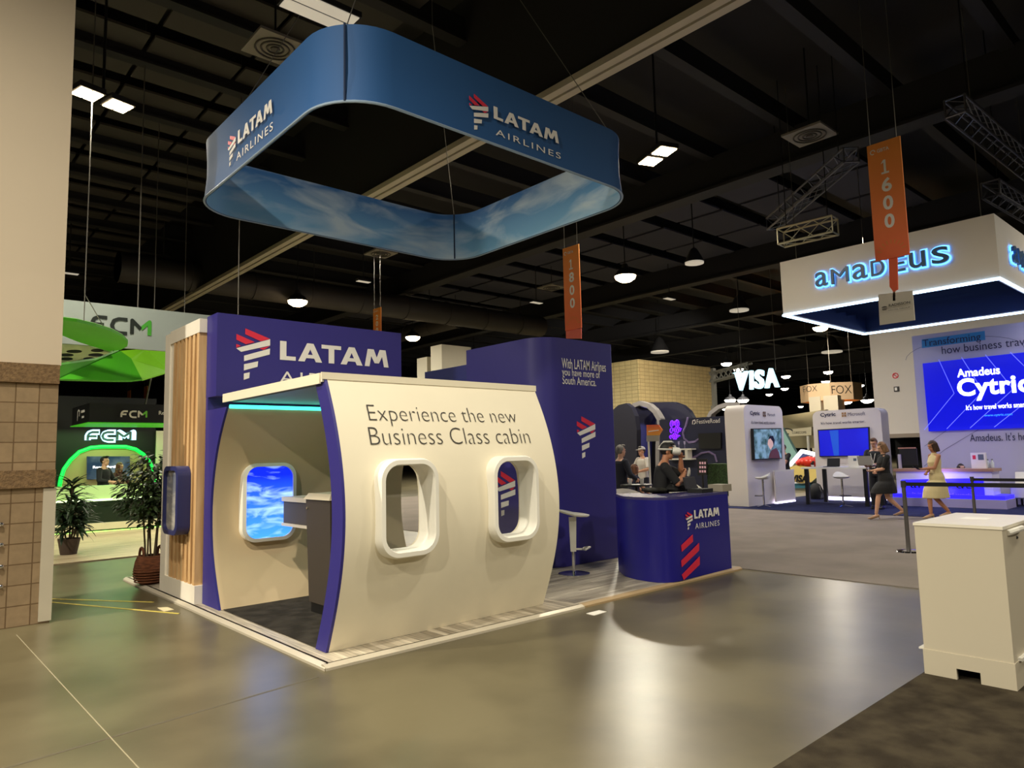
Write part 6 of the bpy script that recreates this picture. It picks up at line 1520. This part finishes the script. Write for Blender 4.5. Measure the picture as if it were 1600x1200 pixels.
w2 = person('woman in cream sleeveless dress walking past the glowing blue desk', (w2x, at('x', w2x, 1468, 808).y, .011), LEFT, 1.66, 'f', 'tan', hands=((.02, .30, 1.12), (-.0, .22, 1.02)), elbow=((-.7, -.6, -.6), (.7, -.6, -.6)), palms=((.5, 0, .8), (-.5, 0, .8)), feet=((-.06, .22, .145), (.06, -.24, .17)), heels=.055,
       headpitch=-.3, hair=('bob', (72, 48, 34)), top=(226, 208, 158), sleeve=0, skirt=((222, 204, 154), .46, .2, .0), shoes=(196, 160, 124))
phone(w2, (.02, .34, 1.05), 'black phone held by the woman in the cream dress')
w1o = [o for o in bpy.data.objects if o.type == 'EMPTY' and o.get('label', '').startswith('woman in black blazer')][0]
t = thing('phone', 'pale phone held by the woman in the black blazer dress', 'phone', w1o.location, w1o.rotation_euler.z); mb = MB(); mb.prism([(.0, .30, 1.06), (.07, .30, 1.06), (.07, .40, 1.11), (.0, .40, 1.11)], (0, -.004, .009)); mb.build('case', mat('phone_pale', (206, 200, 194), .2), t, local=True)
m2 = (18.75, at('x', 18.75, 1371, 760).y, .021)
mm = person('man in black shirt with white lanyard standing behind the walking woman', m2, LEFT+.7, 1.76, 'm', 'mid', hands=((-.1, .36, 1.08), (.1, .36, 1.08)), palms=((.5, 0, .8), (-.5, 0, .8)), headpitch=-.3, hair=('short', (120, 84, 58)), top=(26, 26, 30), pants=(30, 30, 36), lanyard=True)
t = thing('laptop', 'pale open laptop held by the man with the white lanyard', 'laptop', mm[0].location, mm[0].rotation_euler.z)
mb = MB(); mb.box((-.17, .36, 1.10), (.17, .58, 1.115)); mb.build('base', mat('laptop_silver', (190, 190, 188), .3, metal=.4), t, local=True)
mb = MB(); mb.prism([(-.17, .58, 1.115), (.17, .58, 1.115), (.17, .64, 1.33), (-.17, .64, 1.33)], (0, .01, 0)); mb.build('lid', mat('laptop_silver', (190, 190, 188), .3, metal=.4), t, local=True)
sx_ = 21.15
q = at('x', sx_, 1502, 735)
person('dark-haired woman with only her head showing above the reception desk', (sx_, q.y, .021), PI+.5, 1.62, 'f', 'light', hands=((-.16, .36, .8), (.16, .36, .8)), hair=('long', (40, 28, 24)), top=(110, 50, 50), pants=(40, 40, 46), seated='crouch', headyaw=.4)
q = far(1227, 740, 23.6)
person('man in black t-shirt standing behind the tall narrow kiosk', (q.x, q.y, .021), LEFT+.5, 1.68, 'm', 'mid', hands=((-.12, .34, .98), (.14, .30, .92)), headpitch=-.15, hair=('short', (34, 26, 22)), top=(24, 24, 26), pants=(36, 36, 44), sleeve=.7)
q = far(162, 735, 20.9)
person('man in black shirt facing right behind the green counter', (q.x, q.y, .021), RIGHT, 1.78, 'm', 'light', hands=((-.2, .3, 1.12), (.2, .3, 1.12)), hair=('short', (20, 17, 16)), top=(22, 24, 26), pants=(32, 34, 40), sleeve=1.8)
q = far(186, 740, 22.0)
person('woman with long brown hair facing right behind the green counter', (q.x, q.y, .021), RIGHT-.2, 1.62, 'f', 'light', hands=((-.18, .3, 1.1), (.18, .3, 1.1)), hair=('long', (110, 66, 42)), top=(80, 40, 40), pants=(32, 34, 40), sleeve=1.8, headpitch=-.1)
q = far(970, 740, 14.5)
person('grey-haired man in dark jacket half hidden by the purple tower', (q.x, q.y, .011), RIGHT+.4, 1.72, 'm', 'light', hair=('short', (136, 130, 124)), top=(28, 30, 44), sleeve=1.9, pants=(30, 30, 36), hands=((-.2, .25, 1.05), (.2, .25, 1.05)))
q = far(991, 740, 17.4)
person('seated visitor in navy top with auburn hair left of the arrow sign', (q.x, q.y, .011), RIGHT+.2, 1.66, 'f', 'mid', hair=('bob', (112, 70, 46)), top=(28, 32, 58), sleeve=.8, pants=(34, 36, 50), seated='chair', hands=((-.18, .36, .92), (.18, .36, .92)))
t = thing('bar_stool', 'low black stool under the seated visitor left of the arrow sign', 'bar stool', (q.x, q.y, .011))
mb = MB(); mb.cyl((0, -.03, .34), (0, -.03, .375), .19, seg=20); mb.build('seat', black, t, local=True)
mb = MB(); mb.cyl((0, -.03, .02), (0, -.03, .34), .03); mb.build('column', chrome, t, local=True)
mb = MB(); mb.cyl((0, 0, 0), (0, 0, .025), .2, seg=20); mb.build('foot', black, t, local=True)
q = far(1005, 740, 19.0)
person('visitor in white top and pale cap just left of the arrow sign post', (q.x, q.y, .011), LEFT+.5, 1.70, 'm', 'mid', hair=('short', (60, 48, 40)), cap=(190, 184, 176), top=(216, 210, 200), sleeve=.9, pants=(46, 48, 60), hands=((-.2, .3, 1.1), (.2, .3, 1.1)))
q = far(994, 755, 13.6); t = thing('high_table', 'small black high table with cups beside the purple tower', 'table', (q.x, q.y, .011))
mb = MB(); mb.cyl((0, 0, .94), (0, 0, .97), .3, seg=24); mb.build('tabletop', black, t, local=True)
mb = MB(); mb.cyl((0, 0, .02), (0, 0, .94), .03); mb.build('column', black, t, local=True)
mb = MB(); mb.cyl((0, 0, 0), (0, 0, .025), .24, seg=24); mb.build('foot', black, t, local=True)
for k, (dx, dy) in enumerate(((-.12, .05), (.1, -.06))):
    t = thing('paper_cup', ['white paper cup on the far edge', 'white paper cup on the near edge'][k]+' of the small black high table', 'cup', (q.x+dx, q.y+dy, .982))
    mb = MB(); mb.lathe([(.03, 0), (.04, .11), (.036, .11), (.028, .01), (.002, .01)], (0, 0, 0), 16); mb.build('cup', white, t, 40, local=True)
